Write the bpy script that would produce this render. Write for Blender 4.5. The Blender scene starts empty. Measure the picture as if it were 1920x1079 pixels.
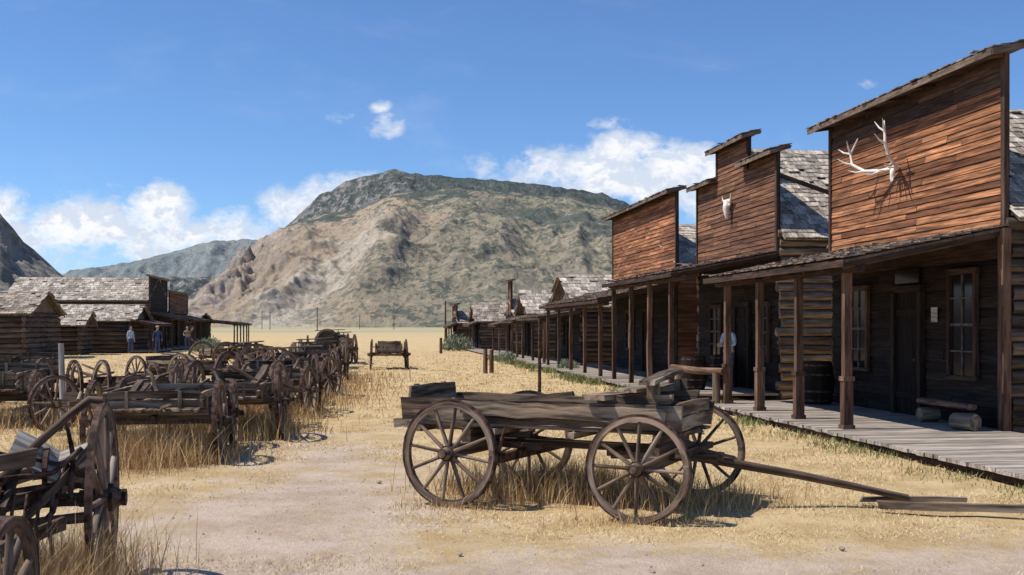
import bpy, bmesh, math, random
import numpy as np
from mathutils import Vector, Matrix, noise
R = random.Random(7)
scene = bpy.context.scene
COL = scene.collection
rad = math.radians

# ---------------------------------------------------------------- camera
cam_d = bpy.data.cameras.new("camera"); cam = bpy.data.objects.new("camera", cam_d)
COL.objects.link(cam); scene.camera = cam
cam.location = (0, 0, 1.75); cam.rotation_euler = (rad(90), 0, 0)
cam_d.lens = 37.5; cam_d.sensor_width = 36; cam_d.shift_y = 0.0378
cam_d.clip_start = 0.1; cam_d.clip_end = 20000
scene.view_settings.view_transform = 'Standard'
try: scene.view_settings.look = 'None'
except: pass
scene.view_settings.exposure = 0

# ---------------------------------------------------------------- node helpers
class NT:
    def __init__(s, tree): s.t = tree; s.n = tree.nodes; s.l = tree.links
    def new(s, typ, **kw):
        n = s.n.new(typ)
        for k, v in kw.items(): setattr(n, k, v)
        return n
    def link(s, a, b): s.l.new(a, b)
    def setin(s, sock, v):
        if hasattr(v, 'is_output'): s.l.new(v, sock)
        else: sock.default_value = v
    def math(s, op, a, b=0.0, clamp=False):
        n = s.new('ShaderNodeMath', operation=op, use_clamp=clamp)
        s.setin(n.inputs[0], a); s.setin(n.inputs[1], b); return n.outputs[0]
    def mix(s, fac, a, b, mode='MIX'):
        n = s.new('ShaderNodeMix', data_type='RGBA', blend_type=mode)
        s.setin(n.inputs[0], fac)
        s.setin(n.inputs[6], a if hasattr(a, 'is_output') else (*a, 1))
        s.setin(n.inputs[7], b if hasattr(b, 'is_output') else (*b, 1)); return n.outputs[2]
    def noise(s, vec, scale, detail=4, rough=0.55, dist=0.0):
        n = s.new('ShaderNodeTexNoise'); s.l.new(vec, n.inputs['Vector'])
        n.inputs['Scale'].default_value = scale; n.inputs['Detail'].default_value = detail
        n.inputs['Roughness'].default_value = rough; n.inputs['Distortion'].default_value = dist
        return n.outputs[0]
    def map(s, vec, scale=(1, 1, 1), loc=(0, 0, 0), rot=(0, 0, 0)):
        n = s.new('ShaderNodeMapping'); s.l.new(vec, n.inputs[0]); n.inputs['Rotation'].default_value = rot
        n.inputs['Scale'].default_value = scale; n.inputs['Location'].default_value = loc; return n.outputs[0]
    def rng(s, v, a, b, c=0.0, d=1.0):
        n = s.new('ShaderNodeMapRange'); n.interpolation_type = 'SMOOTHSTEP'
        s.setin(n.inputs[0], v)
        for i, x in zip((1, 2, 3, 4), (a, b, c, d)): n.inputs[i].default_value = x
        return n.outputs[0]

def newmat(name):
    m = bpy.data.materials.new(name); m.use_nodes = True
    t = NT(m.node_tree); b = t.n['Principled BSDF']
    b.inputs['Roughness'].default_value = 0.85
    try: b.inputs['Specular IOR Level'].default_value = 0.2
    except: pass
    return m, t, b

def wood(name, ca, cb, dark=0.45, grain=(2, 28, 28), weather=None, rough=0.85, bump=0.4, wamt=.75):
    m, t, b = newmat(name)
    g = t.new('ShaderNodeAttribute', attribute_name='g').outputs['Vector']
    v = t.new('ShaderNodeAttribute', attribute_name='var').outputs['Fac']
    gm = t.map(g, grain)
    n1 = t.noise(gm, 1.0, 5, 0.65)
    n2 = t.noise(t.map(g, (grain[0]*0.4, grain[1]*.2, grain[2]*.2)), 1.0, 3)
    col = t.mix(v, ca, cb)
    f = t.rng(n1, 0.38, 0.62, dark, 1.15)
    f2 = t.rng(n2, 0.3, 0.7, 0.65, 1.25)
    f = t.math('MULTIPLY', f, f2)
    cmb = t.new('ShaderNodeCombineColor')
    for i in range(3): t.link(f, cmb.inputs[i])
    col = t.mix(1.0, col, cmb.outputs[0], 'MULTIPLY')
    if weather:
        w = t.noise(t.map(g, (0.8, 6, 6), (3, 3, 3)), 1.0, 4, 0.6)
        col = t.mix(t.rng(w, 0.48, 0.7, 0, wamt), col, weather)
    t.link(col, b.inputs['Base Color']); b.inputs['Roughness'].default_value = rough
    bp = t.new('ShaderNodeBump'); bp.inputs['Strength'].default_value = bump; bp.inputs['Distance'].default_value = 0.01
    t.link(n1, bp.inputs['Height']); t.link(bp.outputs[0], b.inputs['Normal'])
    return m

def plain(name, col, rough=0.6, metal=0.0, vary=0.25, scale=8.0):
    m, t, b = newmat(name)
    tc = t.new('ShaderNodeTexCoord').outputs['Object']
    n = t.noise(tc, scale, 4)
    c2 = tuple(max(0, c*(1-vary*1.6)) for c in col); c1 = tuple(min(1, c*(1+vary)) for c in col)
    t.link(t.mix(t.rng(n, 0.35, 0.65), c2, c1), b.inputs['Base Color'])
    b.inputs['Roughness'].default_value = rough; b.inputs['Metallic'].default_value = metal
    return m

M = {}
M['siding_red'] = wood('weathered_red_siding', (0.20, 0.078, 0.038), (0.54, 0.24, 0.11), 0.36, (1.2, 30, 30), weather=(0.13, 0.065, 0.04))
M['siding_brown'] = wood('weathered_brown_siding', (0.13, 0.06, 0.035), (0.30, 0.145, 0.078), 0.4, (1.2, 30, 30), weather=(0.11, 0.07, 0.048))
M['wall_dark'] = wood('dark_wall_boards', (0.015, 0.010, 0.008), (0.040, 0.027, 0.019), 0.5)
M['log'] = wood('old_logs', (0.20, 0.14, 0.095), (0.42, 0.32, 0.22), 0.4, (1.2, 14, 14), weather=(0.12, 0.085, 0.065))
M['log_dark'] = wood('dark_old_logs', (0.075, 0.052, 0.039), (0.17, 0.12, 0.088), 0.4, (1.2, 14, 14))
M['chink'] = plain('clay_chinking', (0.20, 0.16, 0.12), 0.95)
M['trim'] = wood('dark_trim_boards', (0.055, 0.032, 0.023), (0.12, 0.072, 0.05), 0.5)
M['gable'] = wood('brown_gable_boards', (0.14, 0.095, 0.065), (0.27, 0.19, 0.13), 0.5)
M['post'] = wood('porch_posts', (0.10, 0.055, 0.036), (0.22, 0.13, 0.082), 0.5, (2, 22, 22))
M['shingle'] = wood('grey_shingles', (0.26, 0.215, 0.17), (0.66, 0.57, 0.46), 0.6, (4, 25, 25))
M['shingle_mid'] = wood('grey_brown_shingles', (0.19, 0.15, 0.115), (0.52, 0.43, 0.34), 0.6, (4, 25, 25))
M['shingle_dark'] = wood('brown_shingles', (0.12, 0.082, 0.06), (0.36, 0.27, 0.20), 0.6, (4, 25, 25))
M['floor'] = wood('grey_boardwalk_planks', (0.29, 0.24, 0.195), (0.46, 0.395, 0.325), 0.6)
M['wagon'] = wood('wagon_boards', (0.11, 0.073, 0.048), (0.31, 0.225, 0.15), 0.22, (1.3, 15, 15), weather=(0.42, 0.34, 0.25), bump=1.0)
M['wagon_dark'] = wood('wagon_gear_wood', (0.065, 0.043, 0.03), (0.17, 0.115, 0.08), 0.4, weather=(0.24, 0.19, 0.14), wamt=.4)
M['wheel'] = wood('wheel_wood', (0.13, 0.085, 0.062), (0.28, 0.195, 0.14), 0.4, (3, 22, 22), weather=(0.44, 0.36, 0.28))
M['greywood'] = wood('silvered_wood', (0.28, 0.24, 0.20), (0.50, 0.45, 0.39), 0.5)
M['iron'] = plain('rusty_iron', (0.09, 0.053, 0.038), 0.7, 0.3, 0.5, 14)
M['bone'] = plain('bleached_bone', (0.78, 0.72, 0.64), 0.6, 0, 0.12, 10)
M['horn'] = plain('dark_horn', (0.06, 0.045, 0.035), 0.5)
M['sash'] = plain('old_sash_paint', (0.12, 0.095, 0.078), 0.7)
M['stone'] = plain('field_stone', (0.36, 0.285, 0.215), 0.95, 0, 0.3, 20)
m, t, b = newmat('dark_glass'); b.inputs['Base Color'].default_value = (0.015, 0.015, 0.017, 1); b.inputs['Roughness'].default_value = 0.12
try: b.inputs['Specular IOR Level'].default_value = 0.5
except: pass
M['glass'] = m
def cloth(name, c): M[name] = plain(name, c, 0.9, 0, 0.15, 12)
cloth('skin', (0.52, 0.30, 0.20)); cloth('pale_blue_cloth', (0.40, 0.49, 0.62)); cloth('navy_cloth', (0.05, 0.08, 0.18))
cloth('denim', (0.07, 0.10, 0.18)); cloth('tan_cloth', (0.35, 0.27, 0.18)); cloth('black_cloth', (0.03, 0.03, 0.035)); cloth('hair', (0.06, 0.035, 0.02))
cloth('shoe', (0.05, 0.035, 0.03))

# ---------------------------------------------------------------- mesh builder
class MB:
    def __init__(s): s.v = []; s.f = []; s.var = []; s.g = []; s.sm = []
    def _add(s, pts, g, faces, var, smooth=False):
        b0 = len(s.v); o = Vector((R.random()*50, R.random()*50, R.random()*50))
        s.v += [tuple(p) for p in pts]; s.g += [tuple(Vector(q)+o) for q in g]
        s.var += [var]*len(pts)
        for f in faces: s.f.append([b0+i for i in f]); s.sm.append(smooth)
    def beam(s, p0, p1, w, h, up=(0, 0, 1), var=None, tw=1.0, th=1.0):
        p0 = Vector(p0); p1 = Vector(p1); d = p1-p0; L = d.length
        if L < 1e-6: return
        d.normalize(); up = Vector(up)
        sd = d.cross(up)
        if sd.length < 1e-4: sd = d.cross(Vector((0, 1, 0.01)))
        sd.normalize(); u2 = sd.cross(d)
        if var is None: var = R.random()
        P = []; G = []
        for (pp, l, a, bb) in ((p0, 0, 1, 1), (p1, L, tw, th)):
            for (i, j) in ((-1, -1), (1, -1), (1, 1), (-1, 1)):
                P.append(pp+sd*(i*w/2*a)+u2*(j*h/2*bb)); G.append((l, i*w/2, j*h/2))
        s._add(P, G, [(0, 3, 2, 1), (4, 5, 6, 7), (0, 1, 5, 4), (1, 2, 6, 5), (2, 3, 7, 6), (3, 0, 4, 7)], var)
    def plank(s, p0, p1, w, h, up=(0, 0, 1), var=None, seg=9, jit=.06, bow=.012):
        """warped, chipped old board"""
        p0 = Vector(p0); p1 = Vector(p1); d = p1-p0; L = d.length; d.normalize()
        sd = d.cross(Vector(up)).normalized(); u2 = sd.cross(d)
        if var is None: var = R.random()
        P = []; G = []; F = []; ph = R.uniform(0, 6); b1 = R.uniform(-bow, bow); b2 = R.uniform(-bow, bow)
        for k in range(seg+1):
            f = k/seg; c = p0+d*(L*f)+u2*(b1*math.sin(math.pi*f))+sd*(b2*math.sin(math.pi*f*1.3+ph)); top = R.uniform(-jit, jit*.3)*h; bot = R.uniform(-jit, jit)*h
            e = R.uniform(-.02, .02) if k in (0, seg) else 0
            for (i, j) in ((-1, -1), (1, -1), (1, 1), (-1, 1)):
                P.append(c+d*(e*j)+sd*(i*w/2)+u2*(j*h/2+(top if j > 0 else bot))); G.append((L*f, i*w/2, j*h/2))
        for k in range(seg):
            for i in range(4): F.append((k*4+i, k*4+(i+1) % 4, k*4+4+(i+1) % 4, k*4+4+i))
        F += [(0, 3, 2, 1), tuple(seg*4+i for i in range(4))]
        s._add(P, G, F, var)
    def tube(s, pts, radii, n=10, var=None, caps=True, flat=(1, 1)):
        pts = [Vector(p) for p in pts]
        if var is None: var = R.random()
        P = []; G = []; F = []; l = 0; ref = None
        for i, p in enumerate(pts):
            d = (pts[min(i+1, len(pts)-1)]-pts[max(i-1, 0)]).normalized()
            if ref is None:
                ref = d.cross(Vector((0, 0, 1)))
                if ref.length < 1e-3: ref = d.cross(Vector((0, 1, 0)))
            ref = (ref-d*ref.dot(d)).normalized(); o = d.cross(ref)
            if i: l += (p-pts[i-1]).length
            for k in range(n):
                a = 2*math.pi*k/n; c = math.cos(a)*radii[i]*flat[0]; q = math.sin(a)*radii[i]*flat[1]
                P.append(p+ref*c+o*q); G.append((l, c, q))
        for i in range(len(pts)-1):
            for k in range(n):
                k2 = (k+1) % n; F.append((i*n+k, i*n+k2, (i+1)*n+k2, (i+1)*n+k))
        s._add(P, G, F, var, True)
        if caps:
            for base, pp in ((0, 0), ((len(pts)-1)*n, -1)):
                P2 = P[base:base+n]; G2 = G[base:base+n]
                s._add(P2, G2, [tuple(range(n)) if pp else tuple(reversed(range(n)))], var)
    def cyl(s, p0, p1, r0, r1=None, n=10, var=None): s.tube([p0, p1], [r0, r0 if r1 is None else r1], n, var)
    def prism(s, pts, thick_vec, var=0.5):
        P = [Vector(p) for p in pts]; n = len(P); tv = Vector(thick_vec)
        Q = P+[p+tv for p in P]
        F = [tuple(range(n)), tuple(reversed(range(n, 2*n)))]+[(i, i+n, (i+1) % n+n, (i+1) % n) for i in range(n)]
        s._add(Q, [tuple(p) for p in Q], F, var)
    def ring(s, c, axis, r0, r1, w, n=40, var=None):
        c = Vector(c); axis = Vector(axis).normalized()
        e = axis.cross(Vector((0, 0, 1)))
        if e.length < 1e-3: e = Vector((1, 0, 0))
        e.normalize(); o = axis.cross(e)
        P = []; G = []; F = []
        for k in range(n):
            a = 2*math.pi*k/n; d = e*math.cos(a)+o*math.sin(a)
            for (r, q) in ((r0, -w/2), (r1, -w/2), (r1, w/2), (r0, w/2)):
                P.append(c+d*r+axis*q); G.append((a*r1, r, q))
        for k in range(n):
            for j in range(4):
                F.append((k*4+j, ((k+1) % n)*4+j, ((k+1) % n)*4+(j+1) % 4, k*4+(j+1) % 4))
        s._add(P, G, F, R.random() if var is None else var)
    def sphere(s, c, r, n=10, sc=(1, 1, 1), var=0.5):
        c = Vector(c); P = []; F = []
        for i in range(n+1):
            th = math.pi*i/n
            for k in range(n):
                a = 2*math.pi*k/n
                P.append(c+Vector((math.sin(th)*math.cos(a)*r*sc[0], math.sin(th)*math.sin(a)*r*sc[1], math.cos(th)*r*sc[2])))
        for i in range(n):
            for k in range(n):
                F.append((i*n+k, (i+1)*n+k, (i+1)*n+(k+1) % n, i*n+(k+1) % n))
        s._add(P, [tuple(p) for p in P], F, var, True)
    def mesh(s, name, mats):
        me = bpy.data.meshes.new(name); me.from_pydata(s.v, [], s.f)
        me.polygons.foreach_set('use_smooth', s.sm)
        a = me.attributes.new('var', 'FLOAT', 'POINT'); a.data.foreach_set('value', s.var)
        a = me.attributes.new('g', 'FLOAT_VECTOR', 'POINT'); a.data.foreach_set('vector', np.array(s.g, dtype=np.float32).ravel())
        for mm in (mats if isinstance(mats, list) else [mats]): me.materials.append(mm)
        bm = bmesh.new(); bm.from_mesh(me); bmesh.ops.recalc_face_normals(bm, faces=bm.faces); bm.to_mesh(me); bm.free()
        me.update(); return me
    def obj(s, name, mat, parent=None, loc=(0, 0, 0), rot=(0, 0, 0), label=None, category=None, group=None, kind=None):
        o = bpy.data.objects.new(name, s.mesh(name, mat)); COL.objects.link(o)
        o.location = loc; o.rotation_euler = rot
        if parent: o.parent = parent
        tag(o, label, category, group, kind); return o

def tag(o, label=None, category=None, group=None, kind=None):
    if label: o['label'] = label
    if category: o['category'] = category
    if group: o['group'] = group
    if kind: o['kind'] = kind
def empty(name, loc, rotz=0, **kw):
    e = bpy.data.objects.new(name, None); COL.objects.link(e); e.empty_display_size = 0.3
    e.location = loc; e.rotation_euler = (0, 0, rotz); tag(e, **kw); return e

# ---------------------------------------------------------------- world sky
world = bpy.data.worlds.new("World"); scene.world = world; world.use_nodes = True
t = NT(world.node_tree); bg = t.n['Background']
SUN_EL = 57
sky = t.new('ShaderNodeTexSky', sky_type='NISHITA'); sky.sun_disc = False
sky.sun_elevation = rad(SUN_EL); sky.sun_rotation = rad(-92); sky.altitude = 1500; sky.air_density = 1.0; sky.dust_density = 0.3; sky.ozone_density = 2.5
tc = t.new('ShaderNodeTexCoord').outputs['Generated']
sep = t.new('ShaderNodeSeparateXYZ'); t.link(tc, sep.inputs[0])
yy = t.math('MAXIMUM', sep.outputs[1], 0.05)
U = t.math('DIVIDE', sep.outputs[0], yy); V = t.math('DIVIDE', sep.outputs[2], yy)
uv = t.new('ShaderNodeCombineXYZ'); t.link(U, uv.inputs[0]); t.link(V, uv.inputs[1]); uv = uv.outputs[0]
blobs = [(-.46, .085, .07, .032, 1.05), (-.42, .09, .05, .028, 1.05), (-.37, .098, .05, .028, 1.1), (-.33, .108, .035, .022, 1.1), (-.325, .085, .06, .028, 1.1), (-.28, .085, .055, .022, 1.0), (-.24, .088, .035, .015, .9),
         (-.205, .108, .028, .022, 1.05), (-.18, .12, .035, .018, .85), (-.15, .135, .03, .01, .7),
         (.0, .150, .035, .015, .75), (.03, .143, .04, .018, .85), (.075, .145, .045, .026, 1.1), (.105, .152, .045, .028, 1.2), (.15, .143, .05, .028, 1.2), (.19, .13, .05, .03, 1.1), (.16, .164, .028, .011, .85),
         (-.119, .189, .015, .011, .8), (-.124, .204, .010, .006, .62), (-.165, .197, .014, .005, .45), (.09, .189, .017, .006, .52), (.333, .228, .009, .004, .42), (-.5, .1, .05, .025, .9)]
acc = None
for (a, c, w, h, s_) in blobs:
    dx = t.math('MULTIPLY', t.math('SUBTRACT', U, a), 1/w); dy = t.math('MULTIPLY', t.math('SUBTRACT', V, c), 1/h)
    r2 = t.math('ADD', t.math('MULTIPLY', dx, dx), t.math('MULTIPLY', dy, dy))
    q = t.math('MULTIPLY', t.math('SUBTRACT', 1.0, t.math('MULTIPLY', r2, 0.5)), s_)
    acc = q if acc is None else t.math('SMOOTH_MAX', acc, q)
for n in t.n:
    if n.type == 'MATH' and n.operation == 'SMOOTH_MAX': n.inputs[2].default_value = 0.12
nz = t.noise(t.map(uv, (1, 1.35, 1)), 26, 10, 0.62, 0.15)
nz2 = t.noise(t.map(uv, (1, 1.35, 1), (0.005, 0.010, 0)), 26, 6, 0.6, 0.15)
dens = t.math('ADD', acc, t.math('MULTIPLY', t.math('SUBTRACT', nz, 0.5), 3.4))
front = t.rng(sep.outputs[1], 0.1, 0.2)
mask = t.math('MULTIPLY', t.rng(dens, 0.12, 1.15, 0, 0.97), front)
wisp = t.noise(t.map(uv, (1, 2.6, 1), (2, 1, 0)), 5, 8, 0.6, 0.6)
mask = t.math('MAXIMUM', mask, t.math('MULTIPLY', t.rng(wisp, 0.5, 0.85, 0, 0.12), front))
shade = t.rng(t.math('SUBTRACT', nz2, nz), -0.07, 0.06, 0.0, 1.0)
ccol = t.mix(shade, (8.4, 9.3, 10.8), (12, 12, 12.2))
skc = t.mix(1.0, sky.outputs[0], (1.06, 1.37, 1.74), 'MULTIPLY')
t.link(t.mix(mask, skc, ccol), bg.inputs['Color']); bg.inputs['Strength'].default_value = 0.083

sd = bpy.data.lights.new("sun", 'SUN'); sun = bpy.data.objects.new("sun", sd); COL.objects.link(sun)
sd.energy = 5.0; sd.angle = rad(0.5); sd.color = (1, 0.94, 0.86)
tosun = Vector((-math.cos(rad(SUN_EL)), -0.06, math.sin(rad(SUN_EL)))).normalized()
sun.rotation_euler = tosun.to_track_quat('Z', 'Y').to_euler()

# ---------------------------------------------------------------- ground
m, t, b = newmat('dry_grass_ground')
pos = t.new('ShaderNodeNewGeometry').outputs['Position']
sp = t.new('ShaderNodeSeparateXYZ'); t.link(pos, sp.inputs[0]); X, Y = sp.outputs[0], sp.outputs[1]
n_big = t.noise(pos, 0.35, 5, 0.6); n_mid = t.noise(pos, 1.3, 6, 0.65); n_f = t.noise(pos, 11, 6, 0.7); n_vf = t.noise(pos, 60, 4, 0.7)
straw = t.mix(t.rng(n_mid, 0.3, 0.7), (0.47, 0.325, 0.15), (0.68, 0.51, 0.27))
dirt = t.mix(t.rng(n_mid, 0.35, 0.65), (0.45, 0.345, 0.26), (0.60, 0.475, 0.365))
cx = t.math('ADD', -1.5, t.math('MULTIPLY', t.math('SUBTRACT', Y, 5.0), -0.10))
dist = t.math('ABSOLUTE', t.math('SUBTRACT', X, cx))
trk = t.math('SUBTRACT', 1.15, t.math('MULTIPLY', dist, 0.40))
near = t.rng(Y, 7.0, 10.0, 1.1, 0.0)
trk = t.math('MAXIMUM', trk, near)
trk = t.math('MULTIPLY', trk, t.rng(Y, 9, 24, 1.0, 0.1))
trk = t.math('ADD', trk, t.math('MULTIPLY', t.math('SUBTRACT', n_big, .5), 1.6))
pf = t.rng(t.math('ADD', trk, t.math('ADD', t.math('MULTIPLY', t.math('SUBTRACT', n_mid, 0.5), 1.8), t.math('MULTIPLY', t.math('SUBTRACT', n_f, 0.5), 1.9))), 0.25, 1.0)
col = t.mix(pf, straw, dirt)
col = t.mix(t.rng(n_f, 0.52, 0.72, 0, 0.4), col, (0.35, 0.255, 0.165))
col = t.mix(t.math('MULTIPLY', t.rng(n_vf, 0.5, 0.75, 0, 0.5), t.rng(pf, 0, 1, 1, .4)), col, (0.74, 0.60, 0.37))
col = t.mix(t.rng(n_vf, 0.46, 0.32, 0, 0.35), col, (0.28, 0.20, 0.14))
far = t.rng(Y, 110, 400)
col = t.mix(far, col, t.mix(t.rng(t.noise(t.map(pos, (.004, .02, 1)), 1, 5), 0.4, 0.65), (0.47, 0.39, 0.22), (0.30, 0.29, 0.17)))
t.link(col, b.inputs['Base Color']); b.inputs['Roughness'].default_value = 0.95
bp = t.new('ShaderNodeBump'); bp.inputs['Strength'].default_value = 0.8; bp.inputs['Distance'].default_value = 0.045
t.link(t.math('ADD', n_f, t.math('MULTIPLY', n_vf, 0.5)), bp.inputs['Height']); t.link(bp.outputs[0], b.inputs['Normal'])
M['ground'] = m
me = bpy.data.meshes.new('ground')
def gh(x, y):
    return 0.05*noise.noise(Vector((x*0.35, y*0.35, 0)))+0.025*noise.noise(Vector((x*1.7, y*1.7, 3)))
xs = list(np.linspace(-9000, -60, 12))+list(np.arange(-30, 30.1, 0.4))+list(np.linspace(60, 9000, 12))
ys = list(np.linspace(-400, -5, 6))+list(np.arange(0, 60.1, 0.4))+list(np.linspace(70, 11000, 30))
vv = [(x, y, (gh(x, y) if (abs(x) < 30.2 and 0 <= y < 60.2) else 0)-0.02) for y in ys for x in xs]
nx = len(xs)
ff = [(j*nx+i, j*nx+i+1, (j+1)*nx+i+1, (j+1)*nx+i) for j in range(len(ys)-1) for i in range(nx-1)]
me.from_pydata(vv, [], ff); me.polygons.foreach_set('use_smooth', [True]*len(ff)); me.materials.append(M['ground'])
o = bpy.data.objects.new('ground', me); COL.objects.link(o); tag(o, kind='structure')

# ---------------------------------------------------------------- mountains
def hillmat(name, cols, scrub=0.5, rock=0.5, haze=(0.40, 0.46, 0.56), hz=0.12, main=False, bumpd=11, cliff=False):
    # cols: grass a, grass b, bare soil, scrub, rock
    m, t, b = newmat(name)
    pos = t.new('ShaderNodeNewGeometry').outputs['Position']
    nrm = t.new('ShaderNodeNewGeometry').outputs['Normal']
    hf = t.new('ShaderNodeAttribute', attribute_name='hf').outputs['Fac']
    s3 = t.new('ShaderNodeSeparateXYZ'); t.link(pos, s3.inputs[0]); X, Y, Z = s3.outputs
    sn = t.new('ShaderNodeSeparateXYZ'); t.link(nrm, sn.inputs[0])
    a = t.noise(pos, 0.0035, 6, 0.6, 0.5); c = t.noise(pos, 0.012, 8, 0.7); f = t.noise(t.map(pos, (.085, .04, .085)), 1.0, 3, 0.6); ff_ = t.noise(pos, 0.03, 8, .75)
    st_ = t.noise(t.map(pos, (.003, .003, .02), rot=(0, .35, 0)), 1.0, 6, 0.6, 0.8)
    gul = t.noise(t.map(pos, (.03, .006, .006)), 1.0, 7, 0.7, 1.2)
    col = t.mix(t.rng(a, 0.4, 0.6), cols[0], cols[1])
    col = t.mix(t.rng(st_, 0.45, 0.62, 0, 0.6), col, cols[2])
    rockm = t.math('MULTIPLY', t.rng(sn.outputs[2], 0.90, 0.68), t.rng(ff_, 0.42, 0.56, 0.0, rock))
    if main:
        Xn = t.math('ADD', X, t.math('MULTIPLY', t.math('SUBTRACT', a, .5), 420))
        col = t.mix(t.rng(Xn, -330, -120, 0, .9), col, t.mix(t.rng(ff_, .4, .6), (0.19, 0.175, 0.105), (0.33, 0.275, 0.17)))
        col = t.mix(t.rng(Z, 330, 375, 0, .6), col, (0.33, 0.26, 0.165))
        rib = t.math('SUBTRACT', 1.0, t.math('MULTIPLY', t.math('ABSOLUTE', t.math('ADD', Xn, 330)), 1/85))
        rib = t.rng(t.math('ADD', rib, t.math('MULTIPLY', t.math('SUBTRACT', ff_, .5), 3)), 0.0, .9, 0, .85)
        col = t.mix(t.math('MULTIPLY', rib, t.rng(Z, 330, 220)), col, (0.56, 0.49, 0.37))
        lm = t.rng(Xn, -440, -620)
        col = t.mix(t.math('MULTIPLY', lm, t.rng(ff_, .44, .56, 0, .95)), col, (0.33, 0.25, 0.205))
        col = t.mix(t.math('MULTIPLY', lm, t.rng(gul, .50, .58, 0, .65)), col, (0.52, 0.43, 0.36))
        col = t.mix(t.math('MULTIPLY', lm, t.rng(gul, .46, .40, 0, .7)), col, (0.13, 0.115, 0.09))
    col = t.mix(t.rng(gul, .55, .66, 0, .3), col, tuple(min(1, k*1.25) for k in cols[2]))
    col = t.mix(rockm, col, cols[4])
    if cliff:
        cm = t.math('MULTIPLY', t.rng(X, -300, -430), t.rng(t.math('ADD', ff_, t.math('MULTIPLY', gul, .6)), .80, .86))
        col = t.mix(t.math('MULTIPLY', cm, .8), col, (0.36, 0.31, 0.27))
    sc = t.math('ADD', t.math('MULTIPLY', t.math('SUBTRACT', c, 0.5), 1.1), f)
    smask = t.rng(sc, 0.52, 0.58, 0, 0.92)
    if main: smask = t.math('MULTIPLY', smask, t.math('MAXIMUM', t.rng(Xn, -420, -150, .3, 1.0), t.rng(Z, 210, 300)))
    col = t.mix(t.math('MULTIPLY', smask, scrub), col, cols[3])
    if main:
        hh = t.math('ADD', Z, t.math('MULTIPLY', t.math('SUBTRACT', c, 0.5), 260))
        hh = t.math('ADD', hh, t.math('MULTIPLY', X, .22))
        bandm = t.math('MULTIPLY', t.rng(hh, 250, 280), t.rng(hh, 345, 315))
        bandm = t.math('MULTIPLY', bandm, t.rng(X, -160, 60))
        col = t.mix(t.math('MULTIPLY', bandm, .9), col, (0.065, 0.08, 0.055))
        # forest creeping over the crest
        top = t.math('ADD', hf, t.math('ADD', t.math('MULTIPLY', t.math('SUBTRACT', c, .5), .55), t.math('MULTIPLY', t.math('SUBTRACT', a, .5), .5)))
        col = t.mix(t.math('MULTIPLY', t.rng(top, .90, .97, 0, .92), t.rng(X, -780, -640)), col, (0.06, 0.078, 0.054))
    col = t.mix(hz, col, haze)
    t.link(col, b.inputs['Base Color']); b.inputs['Roughness'].default_value = 1
    b.inputs['Specular IOR Level'].default_value = 0
    bp = t.new('ShaderNodeBump'); bp.inputs['Strength'].default_value = .9; bp.inputs['Distance'].default_value = bumpd
    t.link(t.math('ADD', ff_, t.math('ADD', t.math('MULTIPLY', f, 0.3), t.math('MULTIPLY', gul, .7))), bp.inputs['Height']); t.link(bp.outputs[0], b.inputs['Normal'])
    return m
def interp(P, x):
    if x <= P[0][0]: return P[0][1]
    for (a, b_) in zip(P, P[1:]):
        if x <= b_[0]:
            tt = (x-a[0])/(b_[0]-a[0]); return a[1]+(b_[1]-a[1])*tt
    return P[-1][1]
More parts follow.
